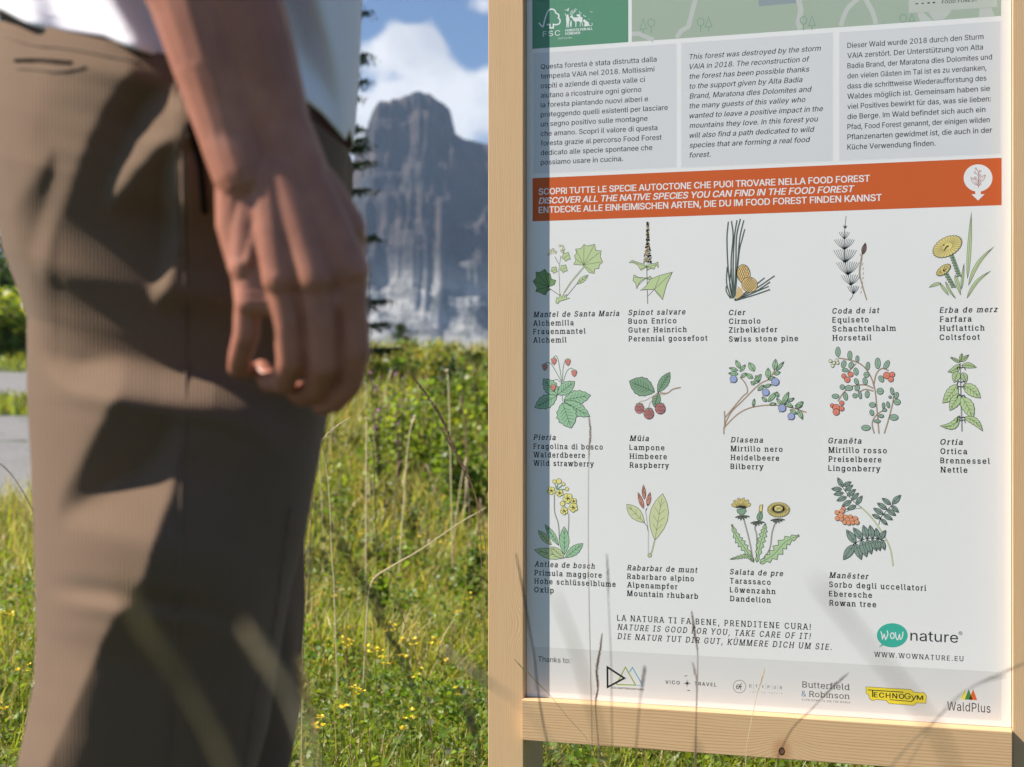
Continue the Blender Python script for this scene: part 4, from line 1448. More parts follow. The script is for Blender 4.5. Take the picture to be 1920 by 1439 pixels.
# oxlip
P = Print('oxlip_drawing', q4)
GM = pale_ink(150, 158, 150)
P.stroke([(325, 730), (312, 560), (275, 440), (272, 260)], 1.9, K, n=4)
P.stroke([(325, 730), (312, 560), (275, 440), (272, 260)], 1.2, GM, n=4)
P.stroke([(412, 680), (420, 560), (420, 460)], 1.7, K)
P.stroke([(412, 680), (420, 560), (420, 460)], 1.0, GM)
for b, t, w, c in (((318, 785), (175, 570), 32, MG), ((375, 880), (372, 590), 50, MG), ((240, 780), (105, 632), 34, LG), ((372, 910), (66, 830), 52, LG), ((385, 910), (565, 765), 46, MG), ((372, 915), (232, 800), 40, LG)):
    P.leaf(b, t, w, c, K, 4, .8, .5, .05)
YL = pale_ink(228, 216, 130)
for x, y, r in ((272, 128, 20), (318, 125, 28), (365, 155, 18), (400, 205, 20), (240, 222, 44), (325, 245, 42), (410, 300, 56), (470, 330, 34), (355, 355, 26), (372, 430, 42), (465, 395, 50)):
    if r > 30:
        for k in range(5):
            t = k * 1.2566 + .4
            P.circle(x + r * .52 * math.cos(t), y + r * .52 * math.sin(t), r * .46, YL, K, .6, n=9)
        for k in range(5):
            t = k * 1.2566 + .4
            P.stroke([(x, y), (x + r * .4 * math.cos(t), y + r * .4 * math.sin(t))], .9, K)
    else:
        P.circle(x, y, r, YL, K, .7, n=9)
for p in ([(290, 205), (305, 150)], [(300, 205), (350, 165)], [(305, 212), (385, 205)], [(290, 205), (275, 150)], [(400, 400), (370, 375)]):
    P.stroke(p, 1.5, DG)
P.build()

# mountain rhubarb
P = Print('mountain_rhubarb_drawing', q4)
P.stroke([(1240, 880), (1240, 640), (1212, 430)], 2.2, pale_ink(150, 152, 150))
P.stroke([(1242, 880), (1244, 640), (1216, 430)], 1.2, pale_ink(215, 216, 216))
P.stroke([(1250, 890), (1275, 850), (1302, 735)], 2.6, K)
P.stroke([(1250, 890), (1275, 850), (1302, 735)], 1.8, pale_ink(190, 192, 150))
P.stroke([(1236, 640), (1225, 590), (1195, 548)], .9, K)
P.stroke([(1225, 400), (1212, 430)], 1.5, K)
P.leaf((1305, 732), (1385, 252), 96, pale_ink(196, 204, 158), K, 4, .75, .52, .025)
P.leaf((1198, 552), (1015, 362), 58, pale_ink(196, 204, 158), K, 3, .75, .52, .03)
P.circle(1252, 888, 20, LG, K, .8, n=8)
for b, t, w in (((1190, 408), (1132, 240), 22), ((1198, 310), (1186, 162), 20), ((1230, 380), (1255, 238), 22)):
    P.leaf(b, t, w, pale_ink(196, 130, 112), K, 0, .7)
    for k in range(26):
        s = R2.uniform(.05, .9)
        P.circle(b[0] + (t[0] - b[0]) * s + R2.uniform(-1, 1) * w * .8 * math.sin(math.pi * s), b[1] + (t[1] - b[1]) * s, 4.5, K if k % 2 else pale_ink(226, 168, 150), n=5)
P.build()

# dandelion
P = Print('dandelion_drawing', q5)
for p in ([(365, 870), (330, 680), (270, 450)], [(395, 870), (400, 640), (382, 560), (398, 505)], [(430, 885), (520, 760), (545, 600), (585, 480)]):
    P.stroke(p, 2.5, K, n=4)
    P.stroke(p, 1.5, pale_ink(170, 165, 165), n=4)


def toothed(P, pts_mid, w, c):
    m = smooth_path(pts_mid, 5)
    n = len(m)
    A, B = [], []
    for i in range(n):
        d = m[min(i + 1, n - 1)] - m[max(i - 1, 0)]
        ln = np.hypot(*d)
        nn = np.array((-d[1], d[0])) / ln
        h = w * math.sin(math.pi * (.08 + .87 * i / (n - 1))) * (1.25 if i % 2 else .55)
        A.append(tuple(m[i] + nn * h - d / ln * (8 if i % 2 else 0)))
        B.append(tuple(m[i] - nn * h - d / ln * (8 if i % 2 else 0)))
    pts = A + B[::-1]
    P.poly(pts, c)
    P.stroke(pts, .95, K, closed=True)
    P.stroke([tuple(q) for q in m], .7, K)


LC = pale_ink(166, 196, 150)
toothed(P, [(370, 880), (280, 740), (215, 650), (160, 520)], 36, LC)
toothed(P, [(400, 880), (430, 720), (465, 600), (482, 512)], 34, LC)
toothed(P, [(430, 890), (560, 810), (670, 690), (805, 626)], 50, LC)
toothed(P, [(370, 865), (300, 825), (230, 835), (145, 855)], 18, LC)
P.poly([(210, 385), (292, 370), (300, 400), (275, 430), (240, 432), (215, 410)], DG)
P.stroke([(210, 385), (292, 370), (300, 400), (275, 430), (240, 432), (215, 410)], .9, K, closed=True)
for k in range(15):
    a = -2.55 + k * .135
    ex, ey = 252 + 115 * math.cos(a), 400 + 125 * math.sin(a) + 12 * math.sin(k * 2.0)
    P.leaf((250 + (k - 7) * 5, 372), (ex, ey), 12, YP, K, 0, .55, .7)
P.leaf((415, 495), (440, 395), 26, DG, K, 0, .9)
P.poly([(420, 400), (428, 342), (456, 338), (448, 405)], YP)
P.stroke([(420, 400), (428, 342), (456, 338), (448, 405)], .9, K, closed=True)
for (x, y) in ((256, 440), (400, 495), (590, 470)):
    for k in (-62, -36, -10, 22, 50, 76):
        P.leaf((x, y), (x + k, y + 52 - abs(k) * .55), 7, pale_ink(120, 130, 110), K, 0, .6, .5)
for k in range(30):
    a = k * 2 * math.pi / 30
    P.leaf((605 + 30 * math.cos(a), 372 + 18 * math.sin(a)), (605 + 108 * math.cos(a), 385 + 72 * math.sin(a)), 11, YP, K, 0, .6, .75)
P.circle(605, 372, 40, YP, None, ry=26)
for k in range(10): P.stroke([(605 + R2.uniform(-14, 14), 372 + R2.uniform(-9, 9)), (605 + R2.uniform(-40, 40), 372 + R2.uniform(-24, 24))], .5, K)
P.build()

# rowan
P = Print('rowan_drawing', q5)
P.stroke([(1692, 920), (1665, 760), (1600, 620), (1490, 465), (1395, 368)], 2.8, pale_ink(120, 140, 100), n=5)
P.stroke([(1692, 920), (1665, 760), (1600, 620), (1490, 465), (1395, 368)], 1.8, pale_ink(190, 200, 150), n=5)
P.stroke([(1395, 368), (1300, 290), (1210, 170)], 1.1, K, n=4)
P.stroke([(1555, 530), (1580, 450), (1690, 330)], 1.1, K, n=4)
P.stroke([(1620, 680), (1500, 655), (1400, 668), (1310, 715)], 1.3, K, n=4)
P.stroke([(1395, 368), (1310, 380), (1230, 410)], 1.3, SG, n=4)
for b, t in (((1212, 170), (1165, 80)), ((1205, 190), (1105, 188)), ((1215, 160), (1296, 120)), ((1232, 205), (1310, 150)), ((1222, 225), (1127, 240)), ((1255, 255), (1336, 190)), ((1250, 262), (1155, 300)), ((1295, 292), (1365, 225)),
             ((1295, 298), (1205, 352)), ((1340, 335), (1398, 252)), ((1340, 345), (1250, 382)), ((1682, 330), (1763, 245)), ((1668, 335), (1585, 275)), ((1675, 345), (1743, 410)), ((1630, 380), (1540, 320)), ((1632, 380), (1716, 440)), ((1595, 425), (1503, 370)),
             ((1598, 428), (1685, 480)), ((1570, 465), (1490, 430)), ((1572, 470), (1636, 528)), ((1320, 715), (1218, 858)), ((1335, 700), (1248, 575)), ((1335, 705), (1388, 857)), ((1400, 665), (1312, 555)), ((1390, 672), (1438, 832)),
             ((1445, 655), (1408, 530)), ((1445, 662), (1482, 805)), ((1495, 655), (1470, 530)), ((1490, 660), (1532, 775)), ((1545, 658), (1528, 556)), ((1535, 662), (1565, 772)), ((1560, 665), (1620, 578)), ((1580, 668), (1608, 765))):
    L = math.hypot(t[0] - b[0], t[1] - b[1])
    P.leaf(b, t, L * .22, SG, K, 2, .8)
OR = pale_ink(228, 150, 108)
for x, y, r in ((1217, 375, 20), (1158, 410, 21), (1205, 397, 22), (1160, 466, 21), (1200, 472, 20), (1193, 438, 25), (1240, 452, 22), (1285, 450, 20), (1332, 466, 22), (1258, 478, 20), (1228, 503, 20), (1298, 485, 22), (1268, 510, 20), (1306, 508, 18), (1345, 502, 22)):
    P.circle(x, y, r, OR, pale_ink(90, 50, 35), .7)
    P.circle(x - 3, y + 5, 2.5, K, n=5)
P.build()

# ------------------------------------------------------------------ the person
PX, PY = at(330, 700, 1.16).x, 1.16
person = empty('person', (PX, PY, 0))
tag(person, 'person standing beside the board in a white T-shirt and brown corduroy trousers, arm hanging down', 'person')
POFF = (PX, PY, 0)

skin = NT('skin')
sv = skin.coords()
sc_ = skin.ramp(skin.noise(26, 5, .6, sv), [(.3, (.31, .125, .08)), (.55, (.42, .175, .115)), (.75, (.52, .235, .17))])
sc_ = skin.mixc(skin.math('MULTIPLY_ADD', skin.noise(9, 3, .5, sv), 1.2, -.35, clamp=True), sc_, (.43, .155, .10))
skin.base(sc_)
skin.set(Roughness=.48)
skin.b.inputs['Subsurface Weight'].default_value = .12
skin.b.inputs['Subsurface Radius'].default_value = (.012, .004, .002)
skin.b.inputs['Subsurface Scale'].default_value = .4
skin.b.inputs['Specular IOR Level'].default_value = .4
skin.bump(skin.noise(420, 4, .6, sv), .25, .0006)

YH = .925     # distance of the hand


def hp(x, y, d=0.0):
    return at(x, y, YH + d)


def capsules(specs, voxel, smooth_it=6):
    """one skin over tapered capsules: [(p, r, p2, r2), ...] -> verts, faces after a voxel remesh"""
    bm = bmesh.new()
    for (a, ra, b, rb) in specs:
        a, b = Vector(a), Vector(b)
        d = b - a
        L = d.length
        q = d.to_track_quat('Z', 'Y').to_matrix() if L > 1e-6 else Matrix.Identity(3)
        rings = []
        nl = max(2, int(L / max(.004, min(ra, rb) * .5)))
        secs = [(-math.cos(t) * ra, math.sin(t) * ra) for t in np.linspace(0, math.pi / 2, 5)]
        secs += [(L * k / nl, ra + (rb - ra) * k / nl) for k in range(1, nl)]
        secs += [(L + math.sin(t) * rb, math.cos(t) * rb) for t in np.linspace(0, math.pi / 2, 5)]
        S = 16
        for z, r in secs:
            rings.append([bm.verts.new(a + q @ Vector((max(r, 1e-5) * math.cos(2 * math.pi * k / S), max(r, 1e-5) * math.sin(2 * math.pi * k / S), z))) for k in range(S)])
        for i in range(len(rings) - 1):
            for k in range(S):
                bm.faces.new((rings[i][k], rings[i][(k + 1) % S], rings[i + 1][(k + 1) % S], rings[i + 1][k]))
        bm.faces.new(rings[0][::-1])
        bm.faces.new(rings[-1])
    me = bpy.data.meshes.new('tmp')
    bm.to_mesh(me)
    bm.free()
    ob = bpy.data.objects.new('tmp', me)
    col.objects.link(ob)
    rm = ob.modifiers.new('r', 'REMESH')
    rm.mode = 'VOXEL'
    rm.voxel_size = voxel
    sm = ob.modifiers.new('s', 'SMOOTH')
    sm.factor = .5
    sm.iterations = smooth_it
    dg = bpy.context.evaluated_depsgraph_get()
    ev = ob.evaluated_get(dg).to_mesh()
    V = [tuple(v.co) for v in ev.vertices]
    Fp = [tuple(p.vertices) for p in ev.polygons]
    ob.evaluated_get(dg).to_mesh_clear()
    bpy.data.objects.remove(ob)
    return V, Fp


def chain(pts):
    return [(pts[i][0], pts[i][1], pts[i + 1][0], pts[i + 1][1]) for i in range(len(pts) - 1)]


PXM = YH / F    # metres per photo pixel at the hand
arm = []
elbow = at(205, -430, .955)
# forearm: two bones side by side so the wrist is flatter than wide
arm += chain([(elbow, .040), (hp(300, -180, .012), .040), (hp(372, -20, .006), .034), (hp(410, 130, .004), .0285), (hp(440, 262, .004), .0225), (hp(464, 330, .003), .0222)])
arm += chain([(elbow, .040), (hp(330, -190, .012), .042), (hp(418, -30, .008), .036), (hp(476, 120, .008), .029), (hp(522, 240, .008), .0215), (hp(556, 320, .006), .0205)])
arm += chain([(hp(424, 245, -.007), .0115), (hp(440, 300, -.004), .013)])
arm += chain([(hp(462, 340, .006), .0205), (hp(452, 420, .007), .0165), (hp(462, 500, .004), .0122)])          # ulna head
# back of the hand
MCP = {'index': hp(655, 508, -.002), 'middle': hp(592, 522, -.010), 'ring': hp(527, 522, -.008), 'little': hp(462, 500, .001)}
roots = {'index': hp(560, 330, .004), 'middle': hp(535, 335, .000), 'ring': hp(508, 335, .000), 'little': hp(482, 330, .004)}
for k, r in (('index', .0135), ('middle', .0132), ('ring', .0125), ('little', .0120)):
    arm += chain([(roots[k], .0175), (roots[k].lerp(MCP[k], .55), .0155), (MCP[k], r)])
arm += chain([(hp(520, 340, .010), .020), (hp(560, 430, .012), .019), (hp(600, 500, .010), .013)])
arm += chain([(hp(500, 340, .010), .018), (hp(490, 430, .012), .017), (hp(500, 500, .010), .012)])
for k in MCP:                                                                      # knuckles
    arm.append((MCP[k] + Vector((0, -.0035, .001)), .0095, MCP[k] + Vector((0, -.003, -.003)), .009))
for a, b in (((520, 345), (655, 500)), ((512, 345), (592, 515)), ((505, 345), (527, 515)), ((496, 345), (466, 492))):   # extensor tendons
    d0 = -.0165
    arm.append((hp(a[0], a[1], d0 + .0065), .0028, hp(b[0], b[1], d0 + .006), .003))
fingers = {
    'index': [((655, 508), -.002, .0118), ((662, 590), .001, .0105), ((666, 660), .005, .0112), ((656, 718), .016, .0098), ((628, 752), .026, .0088), ((604, 760), .031, .0078)],
    'middle': [((592, 522), -.008, .0118), ((602, 610), -.006, .0106), ((607, 682), .002, .0110), ((594, 730), .020, .0096), ((566, 742), .036, .0084), ((550, 730), .046, .0074)],
    'ring': [((527, 522), -.006, .0112), ((540, 610), -.004, .0100), ((546, 676), .004, .0104), ((532, 716), .019, .0092), ((504, 716), .034, .0080), ((490, 692), .041, .0070)],
    'little': [((462, 500), .001, .0104), ((464, 570), .004, .0092), ((462, 628), .010, .0094), ((450, 668), .019, .0084), ((446, 690), .027, .0076), ((462, 694), .036, .0066)],
}
for k, js in fingers.items():
    arm += chain([(hp(x, y, d), r * (1 if i == 0 else .93)) for i, ((x, y), d, r) in enumerate(js)])
# thumb, folded in behind the fingers
arm += chain([(hp(590, 350, .012), .016), (hp(640, 430, .022), .0165), (hp(652, 520, .034), .0125), (hp(610, 610, .052), .0118), (hp(570, 680, .060), .0095)])
for xa, xb in ((470, 535), (535, 600), (600, 660)):                                 # webs between the finger roots
    for yy in (495, 515, 535, 552, 566):
        arm.append((hp(xa, yy, .0), .0098, hp(xb, yy, .0), .0098))
arm = [(a, ra * 1.02, b, rb * 1.02) for a, ra, b, rb in arm]
armV, armF = capsules(arm, .0013, 8)

# the rest of the body, mostly under the clothes
sh_r = Vector((PX + .01, 1.03, 1.43))
sh_l = Vector((PX + .01, 1.36, 1.43))
rest = []
rest += chain([(elbow, .041), (elbow.lerp(sh_r, .5), .048), (sh_r, .055)])
el_l = Vector((PX - .05, 1.44, 1.14))
rest += chain([(sh_l, .055), (sh_l.lerp(el_l, .5), .048), (el_l, .041), (Vector((PX - .05, 1.44, .92)), .028), (Vector((PX - .04, 1.43, .86)), .026)])
wl = Vector((PX - .04, 1.43, .86))
for k, (dx, ln) in enumerate(((-.028, .068), (-.010, .078), (.010, .082), (.028, .076))):
    rest += chain([(wl, .018), (wl + Vector((dx, 0, -.09)), .011), (wl + Vector((dx * 1.1, -.012, -.09 - ln * .55)), .0095), (wl + Vector((dx * .9, -.032, -.09 - ln)), .0078)])
rest += chain([(wl + Vector((.01, 0, -.02)), .016), (wl + Vector((.05, -.015, -.07)), .012), (wl + Vector((.055, -.02, -.11)), .009)])
for sy in (1.08, 1.16, 1.24, 1.30):
    rest += chain([(Vector((PX, sy, .95)), .07), (Vector((PX, sy, 1.15)), .068), (Vector((PX, sy, 1.33)), .082), (Vector((PX - .01, sy, 1.42)), .05)])
rest += chain([(Vector((PX - .015, 1.195, 1.42)), .06), (Vector((PX, 1.195, 1.52)), .055)])
rest += chain([(Vector((PX - .01, 1.195, 1.66)), .088), (Vector((PX + .025, 1.195, 1.63)), .078), (Vector((PX + .055, 1.195, 1.56)), .048)])
rest += chain([(Vector((PX + .098, 1.195, 1.64)), .010), (Vector((PX + .117, 1.195, 1.608)), .012)])         # nose
for sy in (-1, 1):
    rest += chain([(Vector((PX + .0, 1.195 + sy * .084, 1.645)), .012), (Vector((PX + .006, 1.195 + sy * .084, 1.605)), .008)])   # ears
rest += chain([(Vector((PX + .096, 1.175, 1.578)), .009), (Vector((PX + .096, 1.215, 1.578)), .009)])         # lips
for yy, dx in ((1.10, .02), (1.30, .05)):
    rest += chain([(Vector((PX, yy, .93)), .075), (Vector((PX + dx * .2, yy, .52)), .052), (Vector((PX - dx * .4, yy, .10)), .036), (Vector((PX - dx * .4 + .02, yy, .05)), .034), (Vector((PX - dx * .4 + .16, yy, .035)), .026)])
resV, resF = capsules(rest, .0075, 4)
nb = len(armV)
body = mesh_obj('body', armV + resV, armF + [tuple(i + nb for i in f) for f in resF], skin.m, person, smooth=True, off=POFF)

hairm = mat_simple('brown_hair', (.045, .028, .018), .6, .4, 200)
hV, hF = [], []
for i in range(13):
    for j in range(24):
        th, ph = math.pi * .62 * i / 12, 2 * math.pi * j / 24
        r = .098 + .006 * math.sin(j * 5.1 + i * 3.3)
        hV.append((PX - .012 + r * math.sin(th) * math.cos(ph) * 1.06, 1.195 + r * .94 * math.sin(th) * math.sin(ph), 1.668 + r * math.cos(th) * (1 if math.cos(ph) < .3 else .98)))
for i in range(12):
    for j in range(24):
        a, b = i * 24 + j, i * 24 + (j + 1) % 24
        if i > 6 and math.cos(2 * math.pi * j / 24) > .25: continue
        hF.append((a, a + 24, b + 24, b))
mesh_obj('hair', hV, hF, hairm, person, smooth=True, off=POFF)
eyem = mat_simple('eye_dark', (.03, .02, .015), .2, 0)
for sy in (-1, 1):
    bm = bmesh.new()
    bmesh.ops.create_uvsphere(bm, u_segments=12, v_segments=8, radius=.011)
    me = bpy.data.meshes.new('eye')
    bm.to_mesh(me)
    bm.free()
    me.materials.append(eyem)
    e = link(bpy.data.objects.new('eye', me), person)
    e.location = (.088, 1.195 + sy * .033 - PY, 1.652)

# ---- trousers: the side turned to the camera is sculpted as a relief of folds
cord = NT('corduroy_brown')
uvn = cord.n('ShaderNodeUVMap')
spn = cord.n('ShaderNodeSeparateXYZ')
cord.l(uvn.outputs[0], spn.inputs[0])
wav = cord.math('SINE', cord.math('MULTIPLY', spn.outputs['X'], 2 * math.pi / .0030))
wav = cord.math('MULTIPLY_ADD', wav, .5, .5)
cn = cord.noise(35, 4, .6, cord.coords())
cbase = cord.mixc(wav, (.132, .084, .056), (.186, .124, .086))
cbase = cord.mixc(cord.math('MULTIPLY_ADD', cn, .8, -.15, clamp=True), cbase, (.135, .092, .060))
cord.base(cbase)
cord.set(Roughness=.95)
cord.b.inputs['Specular IOR Level'].default_value = .1
cord.b.inputs['Sheen Weight'].default_value = .12
cord.b.inputs['Sheen Roughness'].default_value = .45
cord.b.inputs['Sheen Tint'].default_value = (.95, .80, .70, 1)
cord.bump(cord.math('MULTIPLY_ADD', cord.noise(300, 3, .6, cord.coords()), .5, wav), .4, .0007)


def in_poly(px, py, poly):
    inside = np.zeros(px.shape, bool)
    n = len(poly)
    j = n - 1
    for i in range(n):
        xi, yi = poly[i]
        xj, yj = poly[j]
        c = ((yi > py) != (yj > py)) & (px < (xj - xi) * (py - yi) / (yj - yi + 1e-9) + xi)
        inside ^= c
        j = i
    return inside


def blur(a, n, axis):
    k = np.hanning(2 * n + 3)[1:-1]
    k /= k.sum()
    pad = [(0, 0), (0, 0)]
    pad[axis] = (n, n)
    b = np.pad(a, pad, mode='edge')
    return np.apply_along_axis(lambda v: np.convolve(v, k, 'valid'), axis, b)


LIT = [
    [(-60, 20), (150, 40), (235, 100), (250, 128), (225, 165), (200, 195), (165, 260), (138, 330), (118, 385), (95, 440), (82, 490), (70, 560), (56, 600), (-60, 600)],
    [(285, 182), (328, 168), (345, 190), (348, 262), (318, 262), (296, 276), (250, 322), (205, 382), (193, 374), (215, 320), (240, 270), (262, 215)],
    [(318, 285), (345, 290), (350, 400), (332, 470), (312, 535), (290, 566), (276, 566), (300, 500), (312, 420), (308, 340)],
    [(30, 650), (62, 678), (118, 716), (132, 706), (178, 684), (208, 682), (238, 702), (212, 750), (168, 830), (138, 885), (112, 930), (104, 990), (60, 1010), (30, 1010)],
    [(30, 960), (60, 1000), (120, 972), (180, 930), (250, 896), (292, 858), (330, 792), (336, 830), (322, 920), (292, 1000), (272, 1085), (238, 1132), (200, 1182), (148, 1300), (112, 1380), (64, 1480), (20, 1480)],
]
HOLES = [[(97, 286), (60, 338), (30, 375), (20, 405), (28, 445), (36, 490), (50, 490), (70, 433), (96, 350), (108, 300)],
         [(56, 500), (66, 500), (72, 540), (66, 590), (60, 600), (52, 560)]]
Y_MID = 1.115


def px_relief(name_, xl_t, xr_t, y0, y1, ymid, bulge_t, back_t, ncol, nrow, slope_fn=None, top_fn=None):
    """closed garment section; front half follows silhouettes read in the photograph, back half is a plain curve.
    returns verts, faces, uvs (per vertex u = metres around, v = height)"""
    ys = np.linspace(y0, y1, nrow)
    t = np.linspace(-1, 1, ncol)
    t = np.sign(t) * (1 - (1 - np.abs(t)) ** 1.35)          # finer towards the edges
    Xp = np.zeros((nrow, ncol))
    Yp = np.zeros((nrow, ncol))
    for i, y in enumerate(ys):
        a, b = interp(xl_t, y), interp(xr_t, y)
        Xp[i] = (a + b) / 2 + t * (b - a) / 2
        Yp[i] = y
    if top_fn is not None:
        T0 = np.array([top_fn(x) for x in Xp[0]])
        k = np.clip((ys - y0) / (y1 - y0), 0, 1)[:, None]
        Yp = T0[None, :] * (1 - k) + y1 * k if y0 < y1 else T0[None, :] * (1 - k) + y1 * k
    mpp = ymid / F
    bulge = np.array([interp(bulge_t, y) for y in ys])[:, None]
    base = bulge * (1 - np.abs(t)[None, :] ** 2.6) ** .5
    D = np.zeros_like(base)
    if slope_fn is not None:
        S = slope_fn(Xp, Yp)
        dx = np.diff(Xp, axis=1) * mpp
        D[:, 1:] = np.cumsum((S[:, 1:] + S[:, :-1]) / 2 * dx, axis=1)
        fr = (Xp - Xp[:, :1]) / (Xp[:, -1:] - Xp[:, :1])
        D = D - D[:, -1:] * fr ** 1.5
        D *= (1 - np.abs(t)[None, :] ** 8)
        D = blur(blur(D, 4, 0), 3, 0)
    front = base + D
    V, UV = [], []
    back = np.array([interp(back_t, y) for y in ys])
    nb_ = 40
    tb = np.linspace(1, -1, nb_ + 2)[1:-1]
    for i in range(nrow):
        row = []
        for j in range(ncol):
            row.append(at(Xp[i, j], Yp[i, j], ymid - front[i, j]))
        pl, pr = row[0], row[-1]
        for q in tb:
            x = (pl.x + pr.x) / 2 + q * (pr.x - pl.x) / 2
            z = pl.z + (pr.z - pl.z) * (q + 1) / 2
            row.append(Vector((x, ymid + back[i] * (1 - abs(q) ** 2.4) ** .5, z)))
        u = 0
        for j, p in enumerate(row):
            V.append(p)
            UV.append(((Xp[i, j] - 345) * mpp * 1.0 if j < ncol else p.x, p.z))
    m = ncol + nb_
    Fc = []
    for i in range(nrow - 1):
        for j in range(m):
            a, b = i * m + j, i * m + (j + 1) % m
            Fc.append((a, a + m, b + m, b))
    return V, Fc, UV, (nrow, m), (Xp, Yp, front)


def trouser_slope(Xp, Yp):
    M = np.zeros(Xp.shape)
    for p, w in zip(LIT, (.44, 1.0, 1.1, .6, .68)): M[in_poly(Xp, Yp, p)] = w
    for p in HOLES: M[in_poly(Xp, Yp, p)] = 0
    M = blur(blur(M, 2, 0), 2, 1)
    S = -.44 + 1.6 * M
    S += np.where(Xp < 110, -.25 * np.clip(1 - 3 * M, 0, 1), 0)
    # small creases near the knee and the seat
    for (cx, cy, sx, sy, a) in ((105, 1112, 60, 9, .5), (100, 745, 30, 6, -.4), (90, 1190, 12, 26, -.5), (70, 200, 22, 50, -.45), (120, 130, 40, 6, -.2)):
        S += a * np.exp(-((Xp - cx) / sx) ** 2) * np.sin((Yp - cy) / sy) * np.exp(-((Yp - cy) / (sy * 3)) ** 2)
    fade = np.clip((2000 - Yp) / 500, 0, 1)
    return S * fade


xl_t = [(-20, 8), (30, 6), (60, -4), (120, -14), (200, -24), (300, -24), (400, -12), (479, 4), (537, 26), (607, 50), (650, 50), (750, 50), (870, 57), (1000, 62), (1100, 65), (1200, 68), (1290, 62), (1360, 50), (1439, 32), (1650, 20), (1950, 70), (2350, 110)]
xr_t = [(-20, 655), (100, 650), (260, 641), (330, 642), (400, 634), (500, 622), (640, 602), (760, 587), (850, 574), (950, 548), (1050, 531), (1150, 517), (1250, 503), (1330, 482), (1439, 464), (1700, 440), (2000, 420), (2350, 400)]
bulge_t = [(-20, .105), (300, .120), (700, .105), (1100, .095), (1439, .085), (2350, .07)]
back_t = [(-20, .30), (450, .30), (700, .16), (900, .085), (1400, .085), (2350, .07)]
tV, tF, tUV, (tr, tm), relief = px_relief('trousers', xl_t, xr_t, 40, 2330, Y_MID, bulge_t, back_t, 190, 420, trouser_slope,
                                          top_fn=lambda x: interp([(-40, 10), (20, 30), (120, 58), (220, 80), (300, 100), (420, 118), (500, 150), (560, 205), (600, 235), (660, 285)], x))
tmsh = list(tV)
tfc = list(tF)
tuv = list(tUV)
# far leg, a little ahead
YF = 1.32
fr_t = [(330, 560), (760, 570), (900, 574), (1100, 573), (1200, 578), (1290, 575), (1350, 560), (1439, 536), (1600, 505), (2039, 470)]
fV, fUV, fF = [], [], []
rows, m2 = 120, 64
for i in range(rows):
    y = 330 + (2070 - 330) * i / (rows - 1)
    xr_ = interp(fr_t, y)
    hw = interp([(330, .10), (900, .098), (1439, .088), (2039, .078)], y)
    c = at(xr_, y, YF)
    for k in range(m2):
        a = 2 * math.pi * k / m2
        fold = .0035 * math.sin(4 * a + y / 70) + .003 * math.sin(y / 43 + 2 * a) + .002 * math.sin(7 * a - y / 90)
        r = hw + fold - .0035
        p = Vector((c.x - hw + r * math.cos(a), YF + r * .95 * math.sin(a), c.z))
        fV.append(p)
        fUV.append((a * hw, p.z))
for i in range(rows - 1):
    for k in range(m2):
        a, b = i * m2 + k, i * m2 + (k + 1) % m2
        fF.append((a, b, b + m2, a + m2))
b0 = len(tmsh)
tmsh += fV
tuv += fUV
tfc = [f[::-1] for f in tfc]
tfc += [tuple(i + b0 for i in f) for f in fF]
trousers = mesh_obj('trousers', tmsh, tfc, cord.m, person, smooth=True, off=POFF)
uvl = trousers.data.uv_layers.new(name='UVMap')
buf = np.array([tuv[l.vertex_index] for l in trousers.data.loops], dtype=np.float32)
uvl.data.foreach_set('uv', buf.ravel())

RX, RY, RF = relief


def on_trousers(x, y, lift=.0):
    """point on the near side of the trousers under a photo pixel"""
    d = (RX - x) ** 2 + (RY - y) ** 2
    i = np.unravel_index(np.argmin(d), d.shape)
    return at(x, y, Y_MID - RF[i] - lift)


def seam(name, pts, r, mat, n=10, parent=None):
    P_ = smooth_path([(x, y) for x, y in pts], n)
    path = [on_trousers(p[0], p[1], r * .5) for p in P_]
    path = [path[0]] + [(path[i - 1] + path[i] + path[i + 1]) / 3 for i in range(1, len(path) - 1)] + [path[-1]]
    V, Fc = tube(path, r, 6)
    return mesh_obj(name, V, Fc, mat, parent or trousers, smooth=True, off=POFF)


seamm = mat_simple('corduroy_seam', (.17, .12, .09), .95, .2, 300, .1)
darkm = mat_simple('pocket_gap_shade', (.018, .014, .012), .95, .2, 100, .05)  # near-black strips stand in for the shade inside the pocket gaps
seam('side_seam', [(338, 150), (342, 300), (346, 500), (348, 700), (340, 900), (334, 1100), (320, 1300), (308, 1500)], .0008, seamm, 14)
seam('side_seam_stitching', [(328, 150), (332, 300), (336, 480)], .0007, seamm, 12)
seam('back_pocket_welt', [(28, 114), (60, 113), (100, 115), (135, 118)], .0013, darkm, 6)
seam('back_pocket_stitching', [(30, 128), (70, 130), (110, 134), (160, 126)], .0009, seamm, 6)
seam('waistband_seam', [(5, 66), (60, 84), (120, 90), (200, 104), (260, 118)], .0008, seamm, 8)
seam('front_pocket_opening', [(352, 232), (362, 262), (374, 300), (380, 345), (384, 398)], .0024, darkm, 8)
seam('front_pocket_edge', [(350, 255), (372, 258), (395, 262)], .0012, seamm, 6)
seam('front_crease_seam', [(546, 950), (531, 1050), (517, 1150), (500, 1230), (482, 1290), (468, 1380), (455, 1480)], .0012, seamm, 8)

